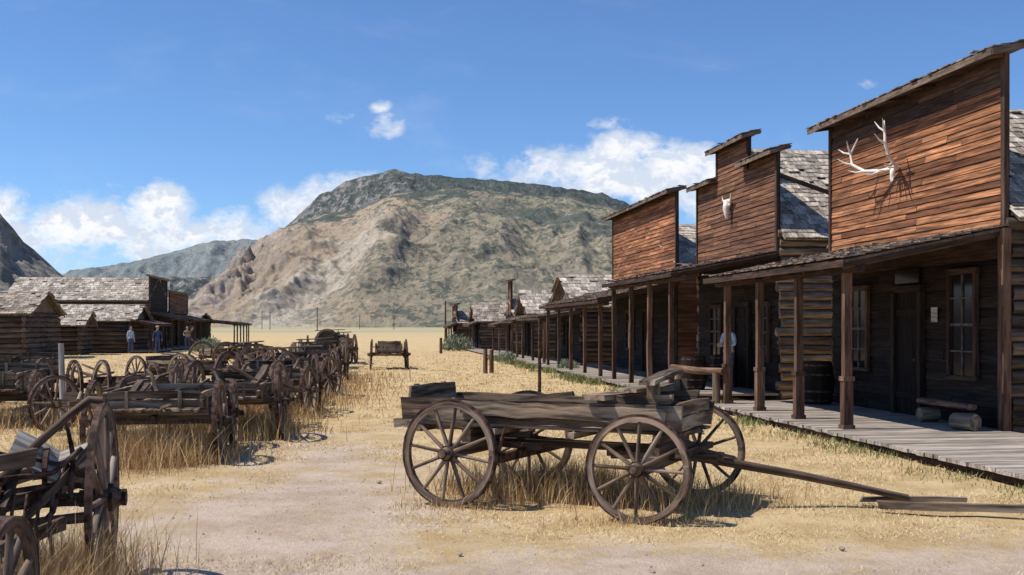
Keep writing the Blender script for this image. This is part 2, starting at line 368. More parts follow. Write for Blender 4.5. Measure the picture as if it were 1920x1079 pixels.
def hill(name, prof, Yr, Yf, Yb, mat, nxx, nyy, x0, x1, amp=45, cw=190, spurs=(), pw=1.1, seed=0.0, crag=3.0, craggy=None):
    verts = []; faces = []; hfs = []
    X_ = np.linspace(x0, x1, nxx)
    Y_ = np.concatenate([np.linspace(Yf, Yr, int(nyy*.85)), np.linspace(Yr, Yb, nyy-int(nyy*.85)+1)[1:]])
    for y in Y_:
        tt = (y-Yf)/(Yr-Yf) if y <= Yr else 1-(y-Yr)/(Yb-Yr)
        tt = max(0, min(1, tt))
        fan = min(1.0, y/Yr) if y < Yr else 1.0
        env = (math.sin(math.pi*tt)**0.7 if 0 < tt < 1 else 0)
        for xc in X_:
            x = xc*fan; H = interp(prof, xc)
            r = tt**pw*(fan**.3)
            wob = noise.noise(Vector((x/350+seed, y/450, 1.5)))*120
            g = 0; A_ = 1; S_ = 1.0
            for o_ in range(5):
                q = 1-abs(noise.noise(Vector(((x+wob*(1 if o_ < 2 else .3))/(cw*S_)+seed+o_*7, y/(cw*S_*(3.0 if o_ < 2 else 1.7)), 0.3+o_))))*2.2
                g += A_*(q-.5); A_ *= .55; S_ *= .47
            e = env*min(1, H/220)
            cr = crag; am = amp
            if craggy:
                k_ = max(0, min(1, (craggy-xc)/180)); cr = crag*(1+2.6*k_); am = amp*(.8+.6*k_)
            nf = noise.fractal(Vector((x/45+seed, y/70, 2.2)), .75, 2.1, 5)
            z = H*r+e*am*g+nf*cr*min(1, H/90)*(.4+e)*(.3+tt)
            for (sx0, sy0, sx1, sy1, sw, sh) in spurs:
                k = (y-sy0)/(sy1-sy0)
                if -0.1 < k < 1.15:
                    kk = max(0, min(1, k)); cxp = sx0+(sx1-sx0)*kk+noise.noise(Vector((y/160, 0, 5)))*35
                    z += sh*math.exp(-((x-cxp)/sw)**2)*math.sin(math.pi*max(0, min(1, (k+.1)/1.25)))
            verts.append((x, y, z-3*(1-min(1, tt*8)))); hfs.append(tt if y <= Yr else 1.0)
    for j in range(len(Y_)-1):
        for i in range(nxx-1):
            faces.append((j*nxx+i, j*nxx+i+1, (j+1)*nxx+i+1, (j+1)*nxx+i))
    me = bpy.data.meshes.new(name); me.from_pydata(verts, [], faces)
    at_ = me.attributes.new('hf', 'FLOAT', 'POINT'); at_.data.foreach_set('value', hfs)
    me.polygons.foreach_set('use_smooth', [True]*len(faces)); me.materials.append(mat)
    o = bpy.data.objects.new(name, me); COL.objects.link(o); tag(o, kind='structure'); return o
def crest(pts, Yr): return [((px-960)/2000*Yr, (612-py)/2000*Yr) for px, py in pts]
tan = [(0.44, 0.325, 0.205), (0.36, 0.28, 0.175), (0.48, 0.345, 0.225), (0.085, 0.095, 0.055), (0.33, 0.26, 0.205)]
pM = crest([(290, 612), (335, 594), (352, 566), (368, 556), (400, 524), (420, 516), (440, 492), (470, 462), (500, 442), (530, 428), (560, 412), (620, 398), (660, 392), (700, 380), (760, 362), (860, 352), (960, 360), (1080, 372), (1150, 390), (1250, 425), (1400, 470), (1700, 540), (2200, 580)], 3000)
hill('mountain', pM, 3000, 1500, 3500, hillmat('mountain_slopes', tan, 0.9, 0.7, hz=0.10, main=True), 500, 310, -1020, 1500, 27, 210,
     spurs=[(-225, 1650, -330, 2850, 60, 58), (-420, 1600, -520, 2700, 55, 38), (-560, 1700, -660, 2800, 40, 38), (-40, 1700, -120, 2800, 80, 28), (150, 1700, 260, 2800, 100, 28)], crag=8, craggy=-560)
pB = crest([(420, 520), (500, 450), (560, 404), (580, 384), (600, 364), (625, 356), (640, 343), (680, 330), (710, 326), (740, 317), (770, 322), (800, 327), (900, 336), (980, 341), (1060, 351), (1130, 362), (1175, 380), (1240, 430), (1400, 500), (1600, 600)], 3900)
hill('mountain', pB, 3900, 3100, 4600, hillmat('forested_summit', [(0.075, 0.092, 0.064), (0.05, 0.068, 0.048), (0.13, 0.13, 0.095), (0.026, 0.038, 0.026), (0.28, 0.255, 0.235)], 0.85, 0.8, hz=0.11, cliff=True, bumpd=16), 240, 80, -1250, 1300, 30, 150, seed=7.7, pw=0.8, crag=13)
pL = crest([(40, 612), (100, 525), (130, 508), (190, 500), (250, 490), (340, 467), (400, 451), (470, 448), (540, 455), (620, 480), (800, 590)], 4800)
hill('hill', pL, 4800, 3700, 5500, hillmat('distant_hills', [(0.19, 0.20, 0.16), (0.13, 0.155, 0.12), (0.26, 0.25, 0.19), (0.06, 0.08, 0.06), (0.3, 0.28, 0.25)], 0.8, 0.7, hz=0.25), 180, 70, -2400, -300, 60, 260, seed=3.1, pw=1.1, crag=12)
pC = crest([(-500, 300), (-200, 350), (-40, 385), (0, 402), (14, 420), (22, 448), (40, 468), (62, 492), (88, 511), (120, 545), (170, 612)], 1500)
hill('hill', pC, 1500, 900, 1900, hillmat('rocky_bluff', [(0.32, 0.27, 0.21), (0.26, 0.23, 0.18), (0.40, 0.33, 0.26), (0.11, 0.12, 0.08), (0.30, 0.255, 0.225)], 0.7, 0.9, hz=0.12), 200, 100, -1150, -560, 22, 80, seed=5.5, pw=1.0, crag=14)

# ---------------------------------------------------------------- buildings
u = Vector((-0.134, 0.991, 0)); v = Vector((0.991, 0.134, 0))
CA = Vector((7.6, 16.4, 0))
def row(s, t_=0.0): return CA+u*s+v*t_
class Bld:
    """local frame: s runs away along the street, a runs back from the street"""
    def __init__(self, name, origin, side, label, category='building', group=None):
        self.sg = -1 if side == 'R' else 1
        ang = math.atan2(-0.991, 0.134) if side == 'R' else math.atan2(0.991, -0.134)
        self.root = empty(name, origin, ang, label=label, category=category, group=group)
    def P(self, s, a, z): return Vector((self.sg*s, a, z))

def siding(mb, B, s0, s1, z0, z1, a, bh=0.14, th=0.025, lmin=1.2, lmax=3.5):
    z = z0
    while z < z1-0.02:
        h = min(bh*R.uniform(.9, 1.1), z1-z); s = s0
        while s < s1-0.05:
            L = R.uniform(lmin, lmax); e = min(s1, s+L)
            if s1-e < 0.4: e = s1
            j = R.uniform(-.005, .005); o = R.uniform(0, 0.012)
            mb.beam(B.P(s+.003, a-th/2-o, z+h/2+j), B.P(e-.003, a-th/2-o, z+h/2+R.uniform(-.005, .005)), th, h-0.008, up=(0, 0.14, 1))
            s = e
        z += h
def shingles(mb, e0, e1, r0, r1, rowh=0.2, w=0.17, th=0.022):
    e0, e1, r0, r1 = map(Vector, (e0, e1, r0, r1))
    sl = ((r0-e0).length+(r1-e1).length)/2; nrow = max(2, int(sl/rowh))
    nn = (e1-e0).cross(r0-e0).normalized()
    if nn.z < 0: nn = -nn
    mb.prism([e0-nn*.03, e1-nn*.03, r1-nn*.03, r0-nn*.03], -nn*0.04, 0.1)
    for i in range(nrow):
        f0 = i/nrow; f1 = min(1.0, (i+1.35)/nrow)
        a0 = e0.lerp(r0, f0); a1 = e1.lerp(r1, f0); b0 = e0.lerp(r0, f1); b1 = e1.lerp(r1, f1)
        L = (a1-a0).length; x = -R.uniform(0, w*.5)
        rv = R.uniform(-.12, .12)
        while x < L:
            ww = w*R.uniform(0.6, 1.35); c = min(max((x+ww/2)/L, 0.0), 1.0)
            pa = a0.lerp(a1, c)+nn*(0.012+R.uniform(0, .018)); pb = b0.lerp(b1, c)
            d = (pb-pa).normalized(); pa = pa-d*R.uniform(-.01, .055)
            if R.random() < 0.04: pa += nn*0.045
            if R.random() > 0.02:
                mb.beam(pa, pb, ww*.95, th, up=nn, var=max(0, min(1, R.random()+rv)))
            x += ww
def logwall(mb, p0, p1, z0, z1, r=0.115, ext=0.25):
    p0 = Vector(p0); p1 = Vector(p1); d = (p1-p0).normalized(); z = z0+r
    while z < z1+r*.4:
        rr = r*R.uniform(0.9, 1.06)
        q0 = p0-d*(ext+R.uniform(-.05, .08)); q1 = p1+d*(ext+R.uniform(-.05, .08))
        mb.tube([Vector((q0.x, q0.y, z)), Vector(((q0.x+q1.x)/2, (q0.y+q1.y)/2, z+R.uniform(-.02, .02))), Vector((q1.x, q1.y, z))], [rr, rr*.98, rr*.93], 8)
        z += r*2*0.93
def window(B, s0, s1, z0, z1, a):
    f = MB(); sm = (s0+s1)/2
    for (x0, y0, x1, y1, w) in ((s0, z0, s0, z1, .08), (s1, z0, s1, z1, .08), (s0-.06, z1, s1+.06, z1, .1), (s0-.08, z0, s1+.08, z0, .07)):
        f.beam(B.P(x0, a-.05, y0), B.P(x1, a-.05, y1), w, .07, up=(0, 1, 0))
    wn = f.obj('window', M['trim'], B.root)
    g = MB(); g.beam(B.P(s0+.04, a-.035, (z0+z1)/2), B.P(s1-.04, a-.035, (z0+z1)/2), .01, z1-z0-.08)
    g.obj('pane', M['glass'], wn)
    mu = MB()
    mu.beam(B.P(sm, a-.05, z0+.03), B.P(sm, a-.05, z1-.04), .03, .03, up=(0, 1, 0))
    for k in range(1, 4):
        z = z0+(z1-z0)*k/4; mu.beam(B.P(s0+.04, a-.053, z), B.P(s1-.04, a-.053, z), .045 if k == 2 else .025, .03, up=(0, 1, 0))
    mu.obj('sash', M['sash'], wn)
def door(B, s0, s1, z0, z1, a):
    f = MB()
    for (x0, y0, x1, y1) in ((s0, z0, s0, z1), (s1, z0, s1, z1), (s0-.06, z1+.02, s1+.06, z1+.02)):
        f.beam(B.P(x0, a-.06, y0), B.P(x1, a-.06, y1), .12, .1, up=(0, 1, 0), var=1.0)
    n = 6
    for k in range(n):
        x = s0+.06+(s1-s0-.12)*(k+.5)/n
        f.beam(B.P(x, a-.035, z0+.01), B.P(x, a-.035, z1-.04), (s1-s0-.12)/n-.006, .03, up=(0, 1, 0), var=R.uniform(0, .1))
    for z in (z0+.35, z1-.4): f.beam(B.P(s0+.08, a-.062, z), B.P(s1-.08, a-.062, z), .12, .022, up=(0, 1, 0), var=.1)
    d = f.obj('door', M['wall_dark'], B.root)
    h = MB(); h.sphere(B.P(s0+.14, a-.1, z0+1.0), .03); h.cyl(B.P(s0+.14, a-.05, z0+1.0), B.P(s0+.14, a-.1, z0+1.0), .012); h.obj('handle', M['iron'], d)

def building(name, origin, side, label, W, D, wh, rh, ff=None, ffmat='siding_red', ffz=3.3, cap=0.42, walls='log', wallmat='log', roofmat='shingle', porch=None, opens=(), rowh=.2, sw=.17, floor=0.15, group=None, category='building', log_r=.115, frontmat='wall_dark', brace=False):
    B = Bld(name, origin, side, label, category, group)
    P = B.P
    mb = MB()
    mb.prism([P(.06, .06, 0), P(W-.06, .06, 0), P(W-.06, D-.06, 0), P(.06, D-.06, 0)], (0, 0, wh), 0.5)
    mb.obj('wall', M['chink'] if walls == 'log' else M['trim'], B.root)
    fb = MB(); fz = ffz if ff else wh
    if frontmat == 'log_dark': logwall(fb, P(0, 0.0, 0), P(W, 0.0, 0), 0, fz, log_r, .2)
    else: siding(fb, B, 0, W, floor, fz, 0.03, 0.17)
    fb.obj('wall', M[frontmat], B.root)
    sb = MB()
    if walls == 'log':
        logwall(sb, P(0.0, .15, 0), P(0.0, D, 0), 0, wh, log_r, .12)
        logwall(sb, P(W, .15, 0), P(W, D, 0), 0, wh, log_r, .12)
        logwall(sb, P(0, D, 0), P(W, D, 0), .1, wh, log_r, .2)
    else:
        for (ss) in (0.04, W):
            z = 0
            while z < wh:
                sb.beam(P(ss-.012, .02, z+.08), P(ss-.012, D, z+.08), .03, .15); z += .155
        siding(sb, B, 0, W, 0, wh, D+.03, .17)
    sb.obj('wall', M[wallmat], B.root)
    ov = 0.3; rb = MB()
    a0 = -0.35 if not ff else 0.06
    mid = W/2
    shingles(rb, P(-ov, a0, wh-.1), P(-ov, D+ov, wh-.1), P(mid, a0, rh), P(mid, D+ov, rh), rowh, sw)
    shingles(rb, P(W+ov, a0, wh-.1), P(W+ov, D+ov, wh-.1), P(mid, a0, rh+.01), P(mid, D+ov, rh+.01), rowh, sw)
    rb.obj('roof', M[roofmat], B.root)
    for ig, aa in enumerate((0.02, D-.02)):
        gb = MB(); gb.prism([P(.02, aa, wh-.05), P(W-.02, aa, wh-.05), P(mid, aa, rh-.12)], P(0, .05, 0), .4)
        if not ff and ig == 0:
            n = int(W/.18)
            for k in range(n):
                x = (k+.5)*W/n; zt = wh+(rh-wh)*(1-abs(x-mid)/mid)-.18
                if zt > wh: gb.beam(P(x, -.01, wh-.05), P(x, -.01, zt), W/n-.01, .025, up=(0, 1, 0))
            for k in (-1, 1): gb.beam(P(mid, a0+.02, rh-.1), P(mid+k*(mid+ov), a0+.02, wh-.2), .03, .14, up=(0, 0, 1))
        gb.obj('gable', M['gable'], B.root)
    if ff:
        fbm = MB(); tb = MB(); cb = MB()
        zmin = min(f_[2]-f_[3] for f_ in ff)
        siding(fbm, B, 0 if len(ff) > 1 else ff[0][0], W if len(ff) > 1 else ff[0][1], ffz, zmin, 0.0, 0.12)
        for (s0, s1, zt, fr) in ff:
            if zt-fr > zmin+.05: siding(fbm, B, s0, s1, zmin, zt-fr, 0.0, 0.12)
            tb.prism([P(s0, .0, ffz), P(s1, .0, ffz), P(s1, .055, ffz), P(s0, .055, ffz)], (0, 0, zt-ffz), .4)
            if fr > 0.05: siding(tb, B, s0, s1, zt-fr+.002, zt, 0.004, .25)
            outer0 = s0 < .7 or len(ff) == 1; outer1 = s1 > W-.05 or len(ff) == 1
            tall = zt-fr > zmin+.05
            for ss, ou in ((s0, outer0), (s1, outer1)):
                if ou or tall: tb.beam(P(ss, -.03, ffz-.05 if ou else zmin), P(ss, -.03, zt), .10, .07, up=(0, 1, 0))
            n = int((s1-s0)/.9); oc = min(cap*.7, .3); cc = cap if len(ff) == 1 else cap*.8
            for k in range(n+1):
                x = s0+(s1-s0)*k/max(1, n); tb.beam(P(x, .02, zt+.0), P(x, -cc+.05, zt-.06), .07, .09)
            e0 = oc if (outer0 or tall) else 0.0; e1 = oc if (outer1 or tall) else 0.0
            shingles(cb, P(s0-e0, -cc, zt-.0), P(s1+e1, -cc, zt-.0), P(s0-e0, .22, zt+.13), P(s1+e1, .22, zt+.13), .2, .17, .018)
            cb.beam(P(s0-e0, -cc+.0, zt-.06), P(s1+e1, -cc+.0, zt-.06), .03, .10, var=.3)
            cb.beam(P(s0-e0, -cc, zt-.06), P(s0-e0, .2, zt+.07), .03, .10, var=.3)
        fo = fbm.obj('false_front', M[ffmat], B.root)
        tb.obj('trim', M['trim'], fo); cb.obj('cornice', M['shingle_dark'], fo)
        if brace:
            br = MB(); br.beam(P(.0, .08, ff[0][2]-.6), P(.0, 3.2, wh+.4), .09, .09); br.obj('brace', M['trim'], B.root)
    if porch:
        p0, p1, dp, zf, zw, posts = porch['s0'], porch['s1'], porch['depth'], porch['zf'], porch['zw'], porch['posts']
        fs0, fs1 = porch.get('floor', (p0, p1))
        fl = MB(); s = fs0
        bw = porch.get('bw', .2)
        while s < fs1:
            w = bw*R.uniform(.85, 1.1)
            fl.beam(P(s+w/2, -dp-.08+R.uniform(-.03, .03), floor-.025+R.uniform(-.004, .004)), P(s+w/2, -.03, floor-.025), w-.008, .05, up=(0, 0, 1)); s += w
        fo = fl.obj('porch_floor', M['floor'], B.root)
        sk = MB(); sk.beam(P(fs0, -dp+.05, floor/2-.04), P(fs1, -dp+.05, floor/2-.04), .08, floor-.05, var=.2); sk.obj('joist', M['trim'], fo)
        aw = MB()
        shingles(aw, P(p0, -dp, zf), P(p1, -dp, zf), P(p0, -.03, zw), P(p1, -.03, zw), .24, .2)
        ao = aw.obj('awning', M['shingle_dark'], B.root)
        rf = MB(); k = p0+.15
        while k < p1:
            rf.beam(P(k, -dp+.05, zf-.12), P(k, -.05, zw-.12), .06, .1); k += .75
        pa = -dp+.3
        rf.beam(P(p0+.05, pa, zf-.13), P(p1-.05, pa, zf-.13), .12, .15)
        rf.beam(P(p0, -dp+.0, zf-.08), P(p1, -dp, zf-.08), .03, .11)
        rf.beam(P(p0+.03, -dp+.02, zf-.08), P(p0+.03, -.03, zw-.08), .04, .12)
        rf.obj('rafter', M['trim'], ao)
        for sp_ in posts:
            pb = MB(); w = .13
            lean = R.uniform(-.03, .03)
            if name == 'saloon_building':
                pb.beam(P(sp_, pa, floor), P(sp_, pa, floor+.75), .15, .15); pb.beam(P(sp_, pa, floor+.75), P(sp_, pa, floor+.82), .18, .18)
                pb.beam(P(sp_, pa, floor+.82), P(sp_, pa, zf-.2), .12, .12)
                pb.beam(P(sp_, pa, floor), P(sp_, pa, floor+.07), .19, .19)
            else:
                pb.plank(P(sp_, pa, floor-.1), P(sp_+lean, pa, zf-.2), w, w*.9, up=(0, 1, 0), jit=.08)
            pb.obj('porch_post', M['post'], B.root)
    for o_ in opens:
        (door if o_[0] == 'd' else window)(B, *o_[1:], 0.0)
    return B

GR = 'false-front buildings along the boardwalk'
A = building('saloon_building', row(0), 'R', 'tall orange-brown false-front wooden building with antlers and a porch', 6.2, 9, 3.5, 5.75,
    ff=[(0, 6.2, 5.95, .5)], ffz=3.3, cap=.42, wallmat='log_dark', walls='log', porch=dict(s0=-.05, s1=6.7, depth=2.65, zf=2.78, zw=3.3, posts=[.5, 2.37, 4.22, 6.05], floor=(-9, 6.6)),
    opens=[('w', .75, 1.53, .9, 2.65), ('d', 2.45, 3.4, .15, 2.4), ('w', 4.5, 5.25, .9, 2.5)])
tm = MB(); tm.beam(A.P(2.5, -.06, 2.66), A.P(3.35, -.06, 2.66), .03, .26); tm.obj('transom', M['glass'], A.root)
cp = MB(); cp.beam(A.P(-.06, -.07, .15), A.P(-.06, -.07, 3.25), .15, .13, up=(0, 1, 0)); cp.obj('corner_board', M['post'], A.root)
eb = MB(); shingles(eb, A.P(-.95, .3, 3.3), A.P(-.95, 9, 3.3), A.P(.05, .3, 3.62), A.P(.05, 9, 3.62), .2, .17); eb.obj('eave', M['shingle'], A.root)
hb_ = MB(); hb_.beam(A.P(.0, -.02, 3.0), A.P(6.2, -.02, 3.0), .02, .4, var=.1); hb_.obj('header_board', M['trim'], A.root)

Bb = building('false_front_building', row(9.2), 'R', 'stepped brown false-front wooden building with a skull above its porch', 6.2, 9, 3.95, 6.5,
    ff=[(0, 1.95, 5.95, .06), (1.95, 4.4, 6.65, .08), (4.4, 6.2, 5.85, .06)], ffmat='siding_brown', ffz=3.55, cap=.36, group=GR, brace=True,
    porch=dict(s0=-.1, s1=7.4, depth=2.65, zf=3.05, zw=3.55, posts=[1.0, 3.0, 5.0, 7.1]), opens=[('d', 1.8, 2.8, .15, 2.3), ('w', 4.0, 4.9, .9, 2.3), ('w', .5, 1.2, .9, 2.3)])
Cc = building('false_front_building', row(17.6), 'R', 'small red-brown false-front wooden building with a long awning', 8.8, 9, 3.7, 5.4,
    ff=[(0, 8.8, 6.05, .15)], ffz=3.6, cap=.4, group=GR, walls='plank', wallmat='siding_brown',
    porch=dict(s0=-.4, s1=11, depth=2.65, zf=2.6, zw=3.2, posts=[.6, 3.1, 5.6, 8.1, 10.6]), opens=[('d', 3, 4, .15, 2.3), ('w', 5.5, 6.5, .9, 2.3)], rowh=.28, sw=.25)
for (s, tt, W, wh, rh, ff, lab, ps, pz, pd, rm) in (
    (30.6, -.5, 6.4, 2.7, 4.15, None, 'gabled log building with a pale grey shingle roof', 2, 2.3, 1.9, 'shingle'),
    (39.8, -1.2, 4, 2.5, 3.7, None, 'low gabled log building with a shingle roof and awning', 2, 2.2, 1.1, 'shingle'),
    (50.5, -.8, 3.4, 2.5, 3.5, [(0.4, 1.7, 4.6, .1)], 'narrow dark false-front shed beside the boardwalk', 1, 2.0, 1.1, 'shingle'),
    (60.5, -1.8, 4.5, 2.2, 3.5, None, 'low weathered log building with a shingle roof', 2, 2.0, .8, 'shingle_mid'),
    (70, -2.6, 5, 2.1, 3.0, [(.5, 4.5, 3.5, .1)], 'low weathered cabin at the end of the boardwalk', 2, 1.9, .8, 'shingle_mid')):
    building('log_building', row(s, tt), 'R', lab, W, 8, wh, rh, ff=ff, ffmat='siding_brown', ffz=2.5, cap=.25, wallmat='log_dark', group=GR, roofmat=rm,
        porch=dict(s0=-.2, s1=W+.2, depth=pd, zf=pz-.15, zw=pz+.15, posts=[W*k/ps+.1 for k in range(ps+1)], bw=.4), opens=[('d', W*.3, W*.3+.9, .15, 2.0), ('w', W*.6, W*.6+.8, .9, 1.9)], rowh=.35, sw=.35)
bw_ = MB(); s = 0
while s < 46:
    bw_.beam((-s, 0, 0), (-s, 1.6, 0), .38, .05); s += .4
bw_.obj('boardwalk', M['floor'], None, tuple(row(29, -2.75)+Vector((0, 0, .1))), (0, 0, math.atan2(-0.991, .134)), kind='structure')

GL = 'cabins across the street'
building('log_cabin', (-25.8, 56.5, 0), 'L', 'small dark log cabin with a shingle gable roof', 6.0, 7, 2.5, 3.7, wallmat='log_dark', frontmat='log_dark', group=GL, category='cabin', roofmat='shingle_mid', rowh=.3, sw=.3, log_r=.15,
    opens=[('d', 2.6, 3.6, .1, 2.0), ('w', 4.4, 5.2, .9, 1.8)])
building('log_cabin', (-26.4, 65.2, 0), 'L', 'tiny log shed with a sloping shingle roof', 2.6, 4, 1.9, 2.8, wallmat='log_dark', frontmat='log_dark', group=GL, category='cabin', roofmat='shingle', rowh=.3, sw=.3, log_r=.15, opens=[('d', .9, 1.7, .1, 1.8)])
building('log_cabin', (-24.9, 69.7, 0), 'L', 'low log cabin with a wide shingle roof and porch', 5.0, 5, 2.2, 3.2, wallmat='log_dark', frontmat='log_dark', group=GL, category='cabin', rowh=.3, sw=.3, log_r=.15, roofmat='shingle',
    porch=dict(s0=-.3, s1=5.3, depth=1.6, zf=1.9, zw=2.2, posts=[.2, 2, 3.6, 5.0], bw=.4), opens=[('d', 2.4, 3.4, .15, 1.9)])
building('false_front_building', (-26.0, 76.5, 0), 'L', 'large dark false-front building with a long shingle roof', 6.6, 9.5, 3.7, 5.35, ff=[(0, 6.6, 5.35, .1)], ffmat='wall_dark', ffz=3.0, cap=.2, wallmat='log_dark', group=GL, roofmat='shingle', rowh=.35, sw=.35,
    porch=dict(s0=0, s1=6.6, depth=1.8, zf=2.4, zw=2.8, posts=[.3, 3, 6], bw=.4), opens=[('d', 3, 4, .15, 2.2)])
building('false_front_building', (-27.0, 84, 0), 'L', 'brown false-front building with an awning', 8.5, 8, 3.0, 4.2, ff=[(0, 8.5, 4.5, .1)], ffmat='siding_brown', ffz=2.8, cap=.2, wallmat='log_dark', group=GL, rowh=.35, sw=.35, roofmat='shingle_mid',
    porch=dict(s0=0, s1=8.5, depth=1.8, zf=2.3, zw=2.7, posts=[.3, 3, 6], bw=.4), opens=[('d', 3, 4, .15, 2.2)])
building('log_building', (-28.3, 94, 0), 'L', 'low log building with a long open porch', 12, 7, 2.2, 3.0, wallmat='log_dark', group=GL, roofmat='shingle', rowh=.4, sw=.4,
    porch=dict(s0=-.3, s1=12, depth=4.0, zf=2.0, zw=2.4, posts=[.2, 2.5, 5, 7.5, 10, 11.8], bw=.5))

# ---------------------------------------------------------------- trophies on the facades
def antlers():
    P = A.P
    root = empty('antlers', tuple(A.root.matrix_basis @ P(3.25, -.03, 4.58)), A.root.rotation_euler[2], label='bleached elk antlers and skull mounted on plank wall', category='antlers')
    root.rotation_euler = (Matrix.Rotation(A.root.rotation_euler[2], 3, 'Z') @ Matrix.Rotation(rad(-8), 3, 'Y')).to_euler()
    q = lambda s, o, z: P(s, -o, z)
    mb = MB()
    mb.tube([q(0, .02, .09), q(0, .09, .09), q(0, .14, .02), q(0, .17, -.10), q(0, .17, -.18)], [.04, .06, .052, .034, .02], 10)
    for k in (-1, 1):
        mb.sphere(q(k*.045, .13, .02), .02, 8); mb.tube([q(k*.025, .15, -.08), q(k*.03, .17, -.17)], [.018, .01], 6)
    mb.obj('skull', M['bone'], root)
    for k in (-1, 1):
        ab = MB()
        w_ = 1.55 if k > 0 else .75
        main = [(k*.05, .08, .10), (k*.22*w_, .20, .12), (k*.42*w_, .36, .20), (k*.58*w_, .48, .40), (k*.60*w_, .48, .62), (k*.46*w_, .42, .86)]
        ab.tube([q(*p) for p in main], [.036, .035, .033, .03, .024, .01], 8)
        for (i, dv) in ((0, (k*.08, .28, -.08)), (1, (k*.10, .24, -.10)), (2, (k*.18, .24, .0)), (3, (k*.10, .24, .08)), (4, (k*.22, .14, .10)), (4, (-k*.12, .12, .16))):
            p = Vector(main[i]); d = Vector(dv)
            ab.tube([q(*p), q(*(p+d*.55)), q(*(p+d+Vector((0, 0, .06))))], [.024, .018, .005], 6)
        ab.obj('antler', M['bone'], root)
antlers()
def cowskull():
    P = A.P; w = tuple(Bb.root.matrix_basis @ P(3.2, -.03, 4.95))
    root = empty('cattle_skull', w, Bb.root.rotation_euler[2], label='white cattle skull with dark horns on plank wall', category='skull')
    q = lambda s, o, z: P(s*.85, -o*.85, z*.85)
    mb = MB(); mb.tube([q(0, .03, .2), q(0, .13, .15), q(0, .18, -.05), q(0, .16, -.28), q(0, .15, -.36)], [.075, .12, .095, .06, .04], 10)
    for k in (-1, 1): mb.sphere(q(k*.12, .12, .06), .04, 8)
    mb.obj('skull', M['bone'], root)
    for k in (-1, 1):
        hb = MB(); hb.tube([q(k*.1, .1, .16), q(k*.25, .12, .18), q(k*.38, .16, .26), q(k*.4, .18, .4)], [.04, .035, .025, .006], 8); hb.obj('horn', M['bone'], root)
cowskull()

# ---------------------------------------------------------------- wheels & wagons
def wheel(parent, loc, r, spokes=12, rotz=0, tilt=0.0, mat='wheel', wd=.055, broken=0):
    mb = MB()
    hubr = r*.115
    ph = R.uniform(0, .5)
    mb.ring((0, 0, 0), (0, 1, 0), r*.865, r*.968, wd, 48)
    for k in range(spokes):
        if k < broken: continue
        a = ph+2*math.pi*k/spokes; d = Vector((math.cos(a), 0, math.sin(a)))
        y = (.012 if k % 2 else -.012)
        mb.tube([d*hubr*.8+Vector((0, y, 0)), d*r*.3+Vector((0, y, 0)), d*r*.88], [.028, .024, .019], 6, flat=(1, .8))
    w = mb.obj('wheel', M[mat], parent, loc, (tilt, 0, rotz))
    h = MB(); h.tube([(0, -.15, 0), (0, -.11, 0), (0, -.04, 0), (0, .04, 0), (0, .11, 0), (0, .15, 0)], [hubr*.62, hubr*.76, hubr*1.25, hubr*1.25, hubr*.76, hubr*.62], 12)
    h.obj('hub', M['wagon_dark'], w)
    ty = MB(); ty.ring((0, 0, 0), (0, 1, 0), r*.968, r, wd+.006, 48)
    for y in (-.135, .135, -.055, .055): ty.ring((0, y, 0), (0, 1, 0), hubr*.6, hubr*(.78 if abs(y) > .1 else 1.28), .025, 16)
    ty.obj('tyre', M['iron'], w)
    return w
WG = 'weathered wagons parked on the grass'
